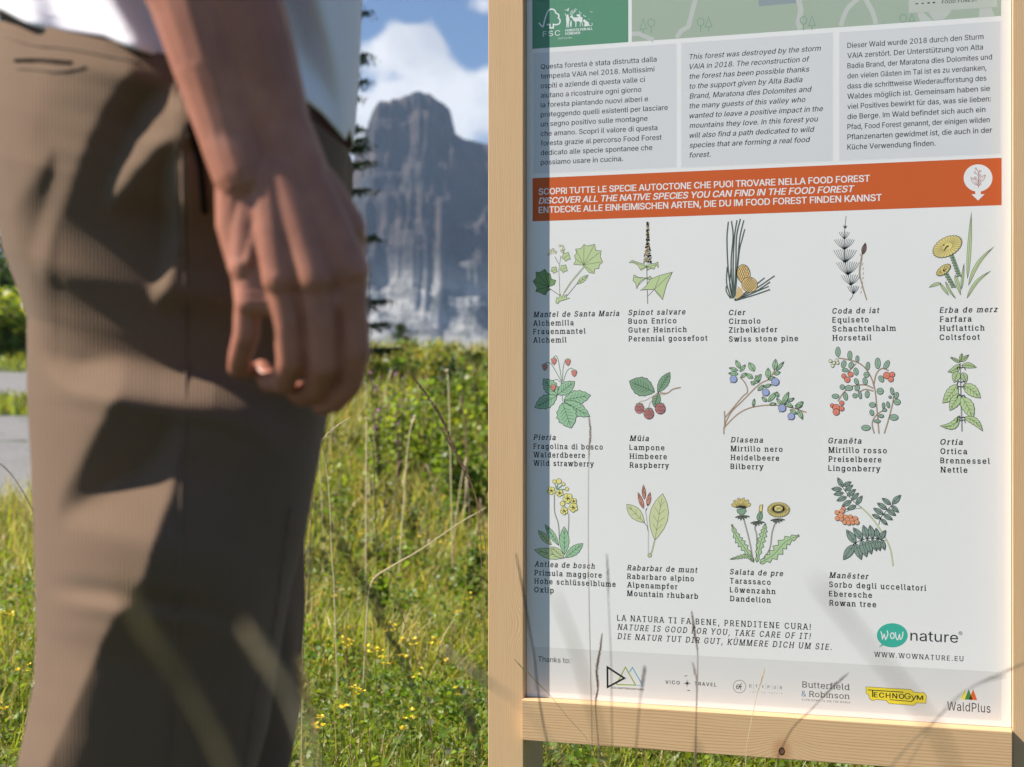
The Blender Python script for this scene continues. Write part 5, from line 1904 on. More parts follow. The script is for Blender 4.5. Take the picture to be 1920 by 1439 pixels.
# ---- T-shirt
sh = NT('white_cotton')
shn = sh.noise(8, 4, .6, sh.coords())
sh.base(sh.mixc(shn, (.87, .83, .89), (.91, .88, .93)))
sh.set(Roughness=.9)
sh.b.inputs['Specular IOR Level'].default_value = .15
sh.bump(sh.noise(500, 2, .5, sh.coords()), .25, .0004)
hem = [(-40, 8), (10, 22), (50, 44), (95, 60), (150, 64), (200, 70), (245, 90), (300, 108), (400, 104), (500, 132), (540, 168), (570, 188), (600, 212), (628, 244), (645, 264), (652, 240), (662, 200)]


def shirt_slope(Xp, Yp):
    S = np.zeros(Xp.shape)
    # folds falling towards the front hem, and soft ones at the back
    for (x0, y0, x1, y1, w, a) in ((560, -40, 640, 235, 22, .9), (520, 20, 600, 190, 16, -.7), (600, -60, 652, 200, 12, -.6), (120, -120, 200, 70, 40, .45), (200, -60, 290, 80, 28, -.5), (40, -90, 90, 50, 26, -.35), (500, 40, 540, 150, 14, .6)):
        d = ((Xp - x0) * (y1 - y0) - (Yp - y0) * (x1 - x0)) / math.hypot(x1 - x0, y1 - y0)
        S += a * np.exp(-(d / w) ** 2)
    return S * 3.0 * np.clip((Yp + 900) / 500, 0, 1)


sxl = [(-1400, 190), (-1250, 60), (-1000, -20), (-600, -30), (-200, -24), (60, -30)]
sxr = [(-1400, 420), (-1250, 560), (-1000, 660), (-600, 690), (-200, 676), (0, 668), (120, 664), (264, 652)]
sb = [(-1400, .12), (-1150, .17), (-700, .155), (-200, .145), (264, .142)]
sbk = [(-1400, .14), (-1150, .24), (-700, .25), (-200, .27), (264, .28)]
sV, sF, sUV, _, _ = px_relief('t_shirt', sxl, sxr, 264, -1400, 1.13, sb, sbk, 150, 150, shirt_slope, top_fn=lambda x: interp(hem, x))
# sleeves
for shp, elp in ((sh_r + Vector((0, -.0, .01)), elbow), (sh_l, el_l)):
    path = [shp + Vector((-.0, .0, .03)), shp, shp.lerp(elp, .25), shp.lerp(elp, .5), shp.lerp(elp, .68)]
    V_, F_ = tube(path, [.055, .078, .073, .070, .072], 24, cap=False)
    b0 = len(sV)
    sV += V_
    sF += [tuple(i + b0 for i in f) for f in F_]
shirt = mesh_obj('t_shirt', sV, sF, sh.m, person, smooth=True, off=POFF)
so = shirt.modifiers.new('cloth_thickness', 'SOLIDIFY')
so.thickness = .0016
so.offset = -1
# hem stitching
HV = []
for x in np.linspace(500, 648, 40):
    HV.append(None)
ncol_s = 150 + 40
row_k = 3
path = [Vector(sV[row_k * ncol_s + j]) for j in range(2, 148, 2)]
V_, F_ = tube([p + Vector((0, -.0012, 0)) for p in path], .0008, 5)
mesh_obj('hem_stitching', V_, F_, sh.m, shirt, smooth=True, off=POFF)

# shoes on the ground
shoem = mat_simple('brown_leather_boot', (.09, .055, .035), .6, .3, 60)
solem = mat_simple('rubber_sole', (.03, .03, .03), .8, .1, 60)
for yy, dx in ((1.10, .02), (1.30, .05)):
    cx = PX - dx * .4
    V_, F_ = [], []
    prof = [(-.085, .036, .075), (-.07, .042, .10), (-.02, .042, .105), (.04, .045, .085), (.10, .050, .062), (.15, .048, .052), (.19, .036, .042), (.205, .018, .03)]
    for (x, hw, hh) in prof:
        for k in range(14):
            a = 2 * math.pi * k / 14
            V_.append(Vector((cx + x, yy + hw * math.cos(a), .022 + max(0, hh * (.5 + .5 * math.sin(a))))))
    for i in range(len(prof) - 1):
        for k in range(14):
            F_.append((i * 14 + k, i * 14 + (k + 1) % 14, (i + 1) * 14 + (k + 1) % 14, (i + 1) * 14 + k))
    F_.append(tuple(range(13, -1, -1)))
    F_.append(tuple(range((len(prof) - 1) * 14, len(prof) * 14)))
    boot = mesh_obj('boot', V_, F_, shoem, person, smooth=True, off=POFF)
    V_, F_ = [], []
    out = [(-.09, .02), (-.08, .038), (-.02, .043), (.06, .046), (.12, .052), (.17, .048), (.205, .03), (.215, .005)]
    ring = [(x, w) for x, w in out] + [(x, -w) for x, w in out[::-1]]
    for z in (.0, .024):
        V_ += [Vector((cx + x, yy + w, z)) for x, w in ring]
    n = len(ring)
    F_ = [(k, (k + 1) % n, n + (k + 1) % n, n + k) for k in range(n)] + [tuple(range(n - 1, -1, -1)), tuple(range(n, 2 * n))]
    mesh_obj('sole', V_, F_, solem, boot, off=POFF)

# ------------------------------------------------------------------ meadow
leafm = mat_attr('meadow_leaves', .42, .5, .45)


def jitter(c, n, v=.25, h=.12):
    c = np.array(c)[None, :] * np.ones((n, 1))
    c *= rng.uniform(1 - v, 1 + v, (n, 1))
    c *= rng.uniform(1 - h, 1 + h, (n, 3))
    return np.clip(c, .004, .9)


def blades(X, Y, Z, h, w, bend, az, colr, lean=None):
    n = len(X)
    L = np.array([0, .35, .7, 1.0])
    W = np.array([1, .85, .55, 0])
    ca, sa_ = np.cos(az), np.sin(az)
    ta = az + rng.uniform(.6, 2.4, n)
    tx, ty = np.cos(ta), np.sin(ta)
    V = np.zeros((n, 7, 3))
    k = 0
    lean = np.zeros(n) if lean is None else lean
    for i in range(4):
        o = h * (bend * L[i] ** 2 + lean * L[i])
        z = h * L[i] * (1 - .35 * np.minimum(1.2, np.abs(bend) + lean * .6) * L[i])
        cx, cy, cz = X + ca * o, Y + sa_ * o, Z + z
        if i < 3:
            V[:, k] = np.stack([cx + tx * w * W[i] / 2, cy + ty * w * W[i] / 2, cz], 1)
            V[:, k + 1] = np.stack([cx - tx * w * W[i] / 2, cy - ty * w * W[i] / 2, cz], 1)
            k += 2
        else:
            V[:, k] = np.stack([cx, cy, cz], 1)
    T0 = np.array([(0, 1, 3), (0, 3, 2), (2, 3, 5), (2, 5, 4), (4, 5, 6)])
    T = (T0[None] + (np.arange(n) * 7)[:, None, None]).reshape(-1, 3)
    C = np.repeat(colr, 7, axis=0)
    return V.reshape(-1, 3), T, C


def leaflets(P, size, colr, up=.5, ratio=.55):
    """small folded oval leaves with random tilt"""
    n = len(P)
    nrm = rng.normal(size=(n, 3))
    nrm[:, 2] = np.abs(nrm[:, 2]) + up
    nrm /= np.linalg.norm(nrm, axis=1)[:, None]
    u = np.cross(nrm, rng.normal(size=(n, 3)))
    u /= np.linalg.norm(u, axis=1)[:, None]
    v = np.cross(nrm, u)
    s = np.asarray(size).reshape(-1, 1) * np.ones((n, 1))
    q = [(0, 0), (.35, .5), (.8, .36), (1, 0), (.8, -.36), (.35, -.5)]
    V = np.stack([P + u * s * a + v * s * b * 2 * ratio + nrm * s * (.12 * abs(b) * 2) for a, b in q], 1)
    T0 = np.array([(0, 1, 2), (0, 2, 3), (0, 3, 4), (0, 4, 5)])
    T = (T0[None] + (np.arange(n) * 6)[:, None, None]).reshape(-1, 3)
    return V.reshape(-1, 3), T, np.repeat(colr, 6, axis=0)


def stack(parts):
    V, T, C, b = [], [], [], 0
    for v, t, c in parts:
        V.append(v)
        T.append(t + b)
        C.append(c)
        b += len(v)
    return np.vstack(V), np.vstack(T), np.vstack(C)


def scatter(n, y0, y1, p, spread=.50, extra=.9):
    u = rng.random(n)
    if abs(p - 1) < 1e-6: Y = y0 * (y1 / y0) ** u
    else: Y = (y0 ** (1 - p) + u * (y1 ** (1 - p) - y0 ** (1 - p))) ** (1 / (1 - p))
    X = rng.uniform(-1, 1, n) * (spread * Y + extra)
    keep = ~in_path(X, Y)
    X, Y = X[keep], Y[keep]
    # leave the feet of the person and the board clear
    return X, Y


def clump(X, Y, s=1.0, ph=0.0):
    return .5 + .25 * np.sin(X * 2.3 * s + 1.3 + ph) * np.cos(Y * 1.9 * s + .4 + ph) + .25 * np.sin(X * 5.7 * s + Y * 3.1 * s + ph)


GA, GB, GC = (.19, .27, .028), (.34, .37, .05), (.07, .13, .02)
STRAW = (.52, .42, .20)
parts_ = []
# short turf
X, Y = scatter(95000, 1.9, 14, 1.55)
n = len(X)
Zg = ground_z(X, Y)
hh = rng.uniform(.03, .10, n) * (1 + .10 * Y)
cl = clump(X, Y, 1.6)
c = jitter(GB, n, .35)
c[cl < .42] *= np.array([.62, .72, .6])
dry = rng.random(n) < (.22 + .12 * (clump(X, Y, 2.2, 2) > .62))
c[dry] = jitter((.42, .35, .15), int(dry.sum()), .3)
parts_.append(blades(X, Y, Zg, hh, .0022 + .0010 * Y, rng.normal(.3, .5, n), rng.uniform(0, 6.28, n), c, rng.uniform(0, .6, n)))
# clover and herbs
X, Y = scatter(150000, 1.9, 13, 1.55)
n = len(X)
cl = clump(X, Y, 2.0, 4)
Zg = ground_z(X, Y) + rng.uniform(.005, .075, n) * (.5 + cl) * (1 + .06 * Y)
c = jitter(GA, n, .35)
c[cl > .6] *= np.array([.75, .85, .8])
pale = rng.random(n) < .05
c[pale] = jitter((.30, .32, .18), int(pale.sum()), .25)
parts_.append(leaflets(np.stack([X, Y, Zg], 1), rng.uniform(.005, .0135, n) * (1 + .09 * Y), c))
# taller grass, denser with distance
X, Y = scatter(60000, 3.6, 20, 1.2)
n = len(X)
hh = rng.uniform(.10, .38, n) * (.55 + .55 * clump(X, Y, .8, 1)) * (.5 + .5 * sstep(Y, 4, 8))
c = jitter(GB, n, .3)
dry = rng.random(n) < .56
c[dry] = jitter((.45, .38, .16), int(dry.sum()), .3)
parts_.append(blades(X, Y, ground_z(X, Y), hh, .003 + .0009 * Y, rng.normal(.25, .35, n), rng.uniform(0, 6.28, n), c, rng.uniform(0, .35, n)))
# thin straw stems
X, Y = scatter(6500, 2.4, 13, 1.2)
n = len(X)
c = jitter(STRAW, n, .3)
hh = rng.uniform(.08, .42, n) * (.35 + .65 * sstep(Y, 3.5, 6.5))
parts_.append(blades(X, Y, ground_z(X, Y), hh, .0016 + .00045 * Y, rng.normal(.2, .6, n), rng.uniform(0, 6.28, n), c, rng.uniform(0, 1.1, n)))
# rough grass on the verge between and beyond the roads at the left
X = rng.uniform(-1, 1, 9000)
Y = rng.uniform(34, 82, 9000)
X = -.40 * Y + X * .16 * Y
k = ~in_path(X, Y)
X, Y = X[k], Y[k]
n = len(X)
parts_.append(blades(X, Y, ground_z(X, Y), rng.uniform(.15, .6, n), np.full(n, .09), rng.normal(.3, .4, n), rng.uniform(0, 6.28, n), jitter((.24, .28, .04), n, .45), rng.uniform(0, .5, n)))
# the rest of the surroundings, coarse, so that the meadow goes on past the frame
X = rng.uniform(-16, 18, 30000)
Y = rng.uniform(-6, 26, 30000)
k = (~in_path(X, Y)) & ((np.abs(X) > .45 * Y + .5) | (Y < 1.9)) & (np.hypot(X, Y) > .6)
X, Y = X[k], Y[k]
n = len(X)
parts_.append(blades(X, Y, ground_z(X, Y), rng.uniform(.06, .22, n), np.full(n, .011), rng.normal(.3, .4, n), rng.uniform(0, 6.28, n), jitter(GB, n, .3), rng.uniform(0, .5, n)))
V_, T_, C_ = stack(parts_)
o = np_mesh('grass', V_, T_, C_, leafm)
tag(o, 'short green meadow turf with clover and dry blades', 'grass', kind='stuff')

# bleached litter and pebbles between the blades
X, Y = scatter(17000, 2.2, 6, 1.6)
n = len(X)
P3 = np.stack([X, Y, ground_z(X, Y) + rng.uniform(.01, .05, n)], 1)
V_, T_, C_ = leaflets(P3, rng.uniform(.005, .013, n), jitter((.50, .43, .28), n, .3), up=1.0, ratio=.35)
o = np_mesh('dry_litter', V_, T_, C_, leafm)
tag(o, 'bleached dry leaf litter between the grass', 'litter', kind='stuff')

# ---- yellow meadow flowers: stem with a head of small petals
stemm = mat_simple('flower_stem_green', (.10, .16, .03), .7, .2, 100)
petm = NT('yellow_petals')
petm.base(petm.mixc(petm.noise(90, 3, .5, petm.coords()), (.80, .56, .015), (.86, .68, .05)))
petm.set(Roughness=.6)
petm.b.inputs['Emission Strength'].default_value = 0
purm = mat_simple('fireweed_petals', (.42, .12, .36), .6, .25, 80)


def flower_proto(h, nhead, r, spread, seed):
    rr = random.Random(seed)
    V, Fc = tube([(0, 0, 0), (.004, .002, h * .5), (.0, .004, h)], [.0011, .0010, .0008], 4)
    st = bpy.data.meshes.new('stem')
    st.from_pydata([tuple(v) for v in V], [], Fc)
    st.materials.append(stemm)
    PV, PF = [], []
    for k in range(nhead):
        c = Vector((rr.uniform(-spread, spread), rr.uniform(-spread, spread), h + rr.uniform(-spread, spread) * .7))
        for j in range(5):
            a = j * 1.2566 + rr.random()
            tl = rr.uniform(.1, .9)
            d = Vector((math.cos(a) * math.cos(tl), math.sin(a) * math.cos(tl), math.sin(tl)))
            s = d.cross(Vector((0, 0, 1))).normalized()
            b = len(PV)
            PV += [c, c + d * r * .6 + s * r * .42, c + d * r, c + d * r * .6 - s * r * .42]
            PF.append((b, b + 1, b + 2, b + 3))
    pt = bpy.data.meshes.new('petals')
    pt.from_pydata([tuple(v) for v in PV], [], PF)
    pt.materials.append(petm.m)
    return st, pt


protos = [flower_proto(.11, 3, .008, .010, 1), flower_proto(.15, 3, .0075, .014, 2), flower_proto(.08, 2, .009, .006, 3), flower_proto(.19, 4, .008, .016, 4)]
spots_px = [(622, 1120), (632, 1100), (655, 1175), (650, 1205), (660, 1215), (612, 1210), (728, 1170), (732, 1182), (760, 1200), (782, 1205), (812, 1200), (820, 1208), (832, 1240), (716, 1240), (722, 1235), (702, 1218), (755, 1232), (785, 1262), (758, 1368), (602, 1362), (570, 1290), (775, 1340), (820, 1010), (828, 1018), (848, 1008), (846, 1028),
            (812, 1022), (790, 1006), (750, 1020), (640, 900), (652, 905), (905, 1030), (900, 1010), (912, 990), (708, 970), (745, 1012), (865, 1150), (884, 1120), (20, 1150), (14, 1155), (580, 1105), (700, 1090), (870, 905), (680, 1000), (765, 985), (800, 940), (590, 1175), (672, 1300), (640, 1330), (860, 1300), (10, 1330), (40, 1260)]
rf = random.Random(5)
for i, (x, y) in enumerate(spots_px):
    st, pt = protos[i % 4]
    hgt = (.11, .15, .08, .19)[i % 4] * 1.0
    # distance at which the sight line stands one flower height above the ground
    Yg = 2.0
    for _ in range(400):
        p = at(x, y, Yg)
        if p.z - float(ground_z(p.x, Yg)) < hgt: break
        Yg += .03
    root = empty('yellow_flower', (p.x, Yg, float(ground_z(p.x, Yg)) - .002), rf.uniform(0, 6.28))
    tag(root, 'small yellow trefoil with %s blossoms in the green meadow grass' % ('three', 'three tall', 'two low', 'four')[i % 4], 'flower', 'yellow flowers in the meadow')
    s = rf.uniform(.85, 1.2)
    for me in (st, pt):
        ob = link(bpy.data.objects.new(me.name.split('.')[0], me), root)
        ob.scale = (s, s, 1)

# ---- single grass stalks, each a thing of its own
def stalk_mat(name, c):
    m = NT(name)
    cc = m.mixc(m.noise(200, 4, .6, m.coords()), tuple(v * .75 for v in c), tuple(v * 1.25 for v in c))
    m.base(cc)
    m.set(Roughness=.7)
    tr = m.n('ShaderNodeBsdfTranslucent')
    m.l(cc, tr.inputs['Color'])
    mx = m.n('ShaderNodeMixShader')
    mx.inputs[0].default_value = .45
    m.l(m.b.outputs[0], mx.inputs[1])
    m.l(tr.outputs[0], mx.inputs[2])
    m.l(mx.outputs[0], m.o.inputs['Surface'])
    return m.m


stalk_mats = {
    'olive': stalk_mat('stalk_olive', (.40, .32, .15)),
    'dark': stalk_mat('stalk_dark_brown', (.38, .26, .19)),
    'pale': stalk_mat('stalk_bleached', (.80, .70, .48)),
    'green': stalk_mat('stalk_green', (.22, .26, .07)),
}


def stalk(label, pts, Y, mat, thick, head=None, name='grass_stalk', fuzz=1.0, Y2=None):
    """pts: tip first, photo pixels; head = (length in px along the stalk, radius m)"""
    P_ = smooth_path(pts, 6)
    n = len(P_)
    Y2 = Y2 or Y
    world_ = [at(p[0], p[1], Y + (Y2 - Y) * i / (n - 1)) for i, p in enumerate(P_)]
    last, prev = world_[-1], world_[-3]
    gz = float(ground_z(last.x, last.y)) - .01
    d = (last - prev)
    if last.z > gz:
        foot = Vector((last.x + d.x / max(.02, -d.z) * (last.z - gz) * .35, last.y + .01, gz)) if d.z < 0 else Vector((last.x, last.y, gz))
        ctrl = Vector((last.x + (foot.x - last.x) * .6, last.y, (last.z + gz) / 2))
        for t in (.25, .5, .75, 1.0):
            world_.append(last * (1 - t) ** 2 + ctrl * 2 * t * (1 - t) + foot * t * t)
    base = world_[-1].copy()
    root = empty(name, base)
    tag(root, label, 'grass stalk')
    off = tuple(base)
    thick *= .75 * (.75 if Y < 1.6 else 1)
    V, Fc = tube(world_, [thick * (.45 + .55 * min(1, i / len(world_) * 1.6)) for i in range(len(world_))], 5)
    mesh_obj('stem', V, Fc, mat, root, smooth=True, off=off)
    if head:
        hl, hr = head
        hr *= .8 * (.8 if Y < 1.6 else 1)
        hl_m = hl / F * Y
        mb = MB()
        acc, i = 0, 0
        rr = random.Random(hash(label) % 1000 if False else len(label) * 7 + int(pts[0][0]))
        step = max(hr * .55, .0012)
        pos = 0.0
        segs = []
        while i < len(world_) - 1 and acc < hl_m:
            a, b = world_[i], world_[i + 1]
            L = (b - a).length
            k = int(L / step) + 1
            for q in range(k):
                t = q / k
                s = (acc + L * t) / hl_m
                if s > 1: break
                segs.append((a.lerp(b, t), (a - b).normalized(), s))
            acc += L
            i += 1
        for (p, dr, s) in segs:
            rad = hr * math.sin(math.pi * min(.96, .10 + .9 * s)) ** .6
            for q in range(3):
                ang = rr.uniform(0, 6.28)
                side = dr.cross(Vector((math.cos(ang), math.sin(ang), .3))).normalized()
                c0 = p + side * rad * .25 * fuzz
                tipv = p + side * rad * fuzz + dr * rad * rr.uniform(1.2, 2.2)
                w = dr.cross(side).normalized() * rad * .32
                m_ = (c0 + tipv) / 2
                b0 = len(mb.v)
                up = side * rad * .22
                mb.add([c0, m_ + w, tipv, m_ - w, m_ + up], [(0, 1, 4), (1, 2, 4), (2, 3, 4), (3, 0, 4), (0, 3, 2, 1)])
        h = mb.build('seed_head', mat, root, off=off)
    return root


SM = stalk_mats
stalk('blurred olive grass head close to the lens, across the dark trousers', [(232, 1085), (262, 1160), (330, 1260), (400, 1380), (440, 1480)], .34, SM['olive'], .0016, (330, .0030))
stalk('blurred pale straw grass head in front of the lower trouser leg', [(458, 1178), (500, 1240), (548, 1320), (590, 1440)], .37, SM['pale'], .0011, (170, .0026))
stalk('pale out-of-focus grass head crossing the left post low down', [(830, 1218), (880, 1255), (940, 1295), (1000, 1345), (1050, 1420), (1080, 1500)], .62, SM['pale'], .0008, (150, .0030))
stalk('thin dark blurred stalk leaning against the left post edge', [(968, 1040), (981, 1109), (991, 1170), (1001, 1227), (1011, 1312), (1027, 1400)], 1.35, SM['dark'], .0013, (190, .0022))
stalk('broad blurred olive grass head over the lower left panel corner', [(1040, 1112), (1060, 1165), (1079, 1218), (1095, 1277), (1115, 1345), (1135, 1420)], .50, SM['olive'], .0013, (240, .0011))
stalk('faint thin upright stalk reaching up to the raspberry row', [(1104, 782), (1107, 810), (1104, 870), (1103, 1000), (1105, 1150), (1108, 1280), (1110, 1400)], 1.75, SM['dark'], .0006, (95, .0022))
stalk('upright brown stalk with blurred tip between oxlip and rhubarb captions', [(1138, 1040), (1140, 1080), (1141, 1130), (1145, 1220), (1147, 1330), (1148, 1420)], 1.35, SM['dark'], .0007, (90, .0020))
stalk('dark brown seeded stalk below the slogan, left of the triangle logo', [(1129, 1190), (1124, 1225), (1119, 1255), (1121, 1290), (1117, 1325), (1122, 1400)], 1.7, SM['dark'], .0009, (150, .0026))
stalk('short brown-tipped blurred stalk beside the triangle logo', [(1209, 1250), (1206, 1275), (1200, 1315), (1193, 1400), (1192, 1440)], 1.25, SM['dark'], .0009, (55, .0026))
stalk('dark spiked stalk rising through the slogan to the compass logo', [(1297, 1148), (1302, 1185), (1308, 1225), (1307, 1290), (1304, 1380), (1303, 1440)], 1.6, SM['dark'], .0009, (85, .0024))
stalk('small dark side spike next to the compass logo stalk', [(1299, 1243), (1303, 1262), (1306, 1285), (1305, 1400)], 1.5, SM['dark'], .0007, (38, .0020))
stalk('fine pale straw with a sharp seed tip in front of the round logo', [(1434, 1254), (1428, 1275), (1420, 1300), (1411, 1342), (1400, 1400)], 1.95, SM['pale'], .0006, (55, .0018))
stalk('slanting dark blurred stalk crossing the serif logo and the rail', [(1590, 1263), (1560, 1290), (1520, 1332), (1482, 1372), (1450, 1440)], 1.4, SM['dark'], .0009, (75, .0022))
stalk('very soft olive grass stem sweeping across the right half of the panel', [(1528, 1085), (1570, 1140), (1640, 1225), (1710, 1310), (1765, 1390), (1800, 1480)], .37, SM['olive'], .0013, (170, .0014))
stalk('light thin stalk from the right post down over the bottom rail', [(1935, 1238), (1880, 1262), (1820, 1290), (1760, 1345), (1700, 1402), (1655, 1460)], 1.15, SM['pale'], .0007, (120, .0018))
stalk('thin pale stalk with a short tip beside the right post', [(1888, 1268), (1850, 1278), (1790, 1310), (1740, 1372), (1700, 1440)], 1.1, SM['pale'], .0005, (60, .0014))
stalk('sharp whitish seeded stalk crossing the corner of post and rail', [(963, 1235), (977, 1250), (990, 1262), (1008, 1281), (1032, 1305), (1065, 1346), (1103, 1390), (1120, 1440)], 2.0, SM['pale'], .00045, (95, .0019))
stalk('dark arching seeded stalk in the meadow left of the board', [(765, 695), (795, 735), (828, 785), (848, 832), (868, 880), (888, 920), (905, 975)], 2.3, SM['dark'], .0011, (250, .0042))
stalk('shorter dark stalk under the arching one in the meadow', [(825, 800), (845, 835), (870, 875), (890, 925), (900, 1000)], 2.5, SM['dark'], .0010, (110, .0034))
stalk('sharp white grass ear bending up beside the trouser leg', [(656, 783), (628, 803), (605, 825), (590, 850), (574, 885), (570, 960)], 2.15, SM['pale'], .0009, (95, .0026))
stalk('long straw stem lying across the middle of the meadow', [(912, 952), (860, 982), (790, 1030), (735, 1062), (700, 1086), (690, 1120)], 3.2, SM['pale'], .0028, None)
stalk('upright bleached stalk next to the trouser leg', [(602, 835), (612, 880), (618, 940), (622, 1040), (626, 1090)], 3.2, SM['pale'], .0022, (40, .003))
stalk('dark reddish twig-like stalk low in the meadow', [(742, 1122), (752, 1150), (775, 1220), (795, 1290), (805, 1345), (812, 1420)], 2.4, SM['dark'], .0009, (60, .0022))
stalk('misty olive grass panicle blurred in front of the meadow', [(598, 962), (640, 1020), (690, 1110), (745, 1220), (790, 1330), (820, 1430)], 1.2, SM['olive'], .0006, (420, .0060), fuzz=1.8)
stalk('second misty olive panicle leaning beside the left post', [(862, 1290), (880, 1340), (892, 1400), (900, 1470)], 1.0, SM['olive'], .0006, (130, .0050), fuzz=1.6)
stalk('misty brown panicle at the foot of the trouser leg', [(560, 1230), (572, 1300), (590, 1370), (600, 1450)], .95, SM['olive'], .0006, (190, .0050), fuzz=1.6)
stalk('thin dark stalk arching by the gravel road at the left edge', [(-10, 862), (12, 880), (32, 905), (60, 955), (80, 1020)], 1.6, SM['dark'], .0008, (60, .0012))
stalk('thin green upright stalk close to the left post', [(893, 1285), (895, 1330), (896, 1400), (894, 1460)], 2.2, SM['green'], .0008, None)
stalk('rusty upright stem low beside the trouser leg', [(658, 1345), (659, 1390), (652, 1450)], 2.3, SM['dark'], .0012, None)
stalk('bleached grass blade under the bottom rail', [(1520, 1412), (1505, 1440), (1492, 1480)], 2.45, SM['pale'], .0014, None)
rs = random.Random(11)
for i in range(46):
    x, y = rs.uniform(590, 905), rs.uniform(690, 1000)
    Y = rs.uniform(4.0, 9)
    h_px = rs.uniform(60, 150)
    dxx = rs.uniform(-40, 40)
    g = empty('dry_grass_stalk', (0, 0, 0))
    p_t, p_m = at(x, y, Y), at(x + dxx * .4, y + h_px * .5, Y)
    foot = at(x + dxx, y + h_px, Y)
    gz = float(ground_z(foot.x, Y))
    foot.z = gz
    g.location = foot
    tag(g, 'slender %s grass stalk standing among the meadow weeds' % ('straw-coloured', 'dark brown', 'straw-coloured', 'green')[i % 4], 'grass stalk', 'dry stalks standing in the meadow')
    W_ = [tuple(q) for q in smooth_path([tuple(p_t), tuple(p_m), tuple(foot)], 4)]
    V, Fc = tube(W_, [.0016 + .0001 * Y] * len(W_), 4)
    mm = (SM['pale'], SM['dark'], SM['pale'], SM['green'])[i % 4]
    mesh_obj('stem', V, Fc, mm, g, smooth=True, off=tuple(foot))
    mb = MB()
    d0 = Vector(W_[0]) - Vector(W_[2])
    for q in range(16):
        p = Vector(W_[0]) - d0 * (q / 16) * .8
        a = rs.uniform(0, 6.28)
        sd = Vector((math.cos(a), math.sin(a), .8)) * (.006 + .0006 * Y)
        mb.add([p, p + sd * .5 + Vector((.003, 0, 0)), p + sd, p + sd * .5 - Vector((.003, 0, 0))], [(0, 1, 2, 3)])
    mb.build('seed_head', mm, g, off=tuple(foot))


# ---- leafy plants: one builder, each plant its own thing
def leafy(name, label, cat, base, height, radius, nleaf, size, colr, seed, profile='bush', group=None, stemc=(.10, .075, .045), ratio=.5, flowers=None, stems=7):
    r = np.random.default_rng(seed)
    root = empty(name, base)
    tag(root, label, cat, group)
    mb = MB()
    tips = []
    rr = random.Random(seed)
    for k in range(stems):
        a = rr.uniform(0, 6.28)
        rad = radius * rr.uniform(.15, .85)
        hgt = height * rr.uniform(.6, 1.0) * (1 - .35 * (rad / radius) ** 2)
        e = Vector((math.cos(a) * rad, math.sin(a) * rad, hgt))
        P_ = [Vector((0, 0, -.03)), Vector((e.x * .35, e.y * .35, hgt * .4)), e]
        W_ = [Vector(q) for q in smooth_path([tuple(p) for p in P_], 4)]
        t0 = max(.0015, height * .012)
        V, Fc = tube(W_, [t0 * (1 - .7 * i / len(W_)) for i in range(len(W_))], 5)
        mb.add(V, Fc)
        tips.append(W_)
    mb.build('stem', mat_simple(name + '_stem', stemc, .8, .2, 60), root, smooth=True)
    P3 = []
    per = nleaf // stems
    for W_ in tips:
        for k in range(per):
            t = rr.uniform(.25, 1.0) ** .8 * (len(W_) - 1)
            i = min(len(W_) - 2, int(t))
            p = W_[i].lerp(W_[i + 1], t - i)
            s = radius * .22 + size
            P3.append((p.x + rr.gauss(0, s * .6), p.y + rr.gauss(0, s * .6), max(.01, p.z + rr.gauss(0, s * .5))))
    P3 = np.array(P3)
    n = len(P3)
    c = np.array(colr)[None] * r.uniform(.65, 1.35, (n, 1)) * r.uniform(.88, 1.12, (n, 3))
    V, T, C = leaflets(P3, r.uniform(.7, 1.3, n) * size, c, up=.3, ratio=ratio)
    fo = np_mesh('foliage', V, T, C, leafm, root)
    fo['kind'] = 'stuff'
    if flowers:
        mat, nf, fs = flowers
        P3 = []
        for W_ in tips:
            for k in range(nf):
                p = W_[-1] - Vector((0, 0, 1)) * height * .35 * (k / nf)
                P3.append((p.x + rr.gauss(0, fs), p.y + rr.gauss(0, fs), p.z + fs * 2 + height * .02))
        V, T, C = leaflets(np.array(P3), fs * 2, np.ones((len(P3), 3)), up=.1, ratio=.6)
        np_mesh('blossom', V, T, None, mat, root)
    return root


def plant_at(x, y, Y):
    p = at(x, y, Y)
    g = float(ground_z(p.x, Y))
    return (p.x, Y, g), max(.15, p.z - g)


GR1, GR2 = (.17, .25, .035), (.27, .34, .05)
for i, (x, y, Y, r, c, lab) in enumerate([
        (905, 668, 8.2, .30, GR2, 'bright green shrub just left of the wooden post'), (862, 658, 9.0, .30, (.17, .24, .04), 'dense green shrub in the middle of the meadow edge'),
        (850, 668, 10.5, .22, (.03, .055, .02), 'small nearly black shrub on the skyline below the scree'), (884, 742, 6.4, .2, GR1, 'broad green weed clump beside the post'),
        (800, 712, 7.5, .25, GR2, 'yellow-green weed clump left of the dark shrubs'), (745, 706, 8.0, .30, GR1, 'leafy weed under the purple blossoms'),
        (930, 690, 10.5, .40, (.14, .20, .04), 'broad shrub half behind the post')]):
    b, h = plant_at(x, y, Y)
    leafy('shrub', lab, 'shrub', b, h * rs.uniform(.85, 1), r, 520, .026 + .001 * Y, c, 40 + i, stems=9)
for i, (x, y, Y, lab) in enumerate([(702, 655, 7.6, 'purple fireweed nearest the hand'), (728, 668, 7.9, 'purple fireweed in the middle of its clump'), (748, 690, 7.2, 'purple fireweed lowest in its clump'), (712, 700, 6.9, 'purple fireweed in front of its clump')]):
    b, h = plant_at(x, y, Y)
    leafy('fireweed', lab, 'wildflower', b, h, .05, 150, .030, GR2, 70 + i, stems=3, ratio=.25, flowers=(purm, 8, .007))
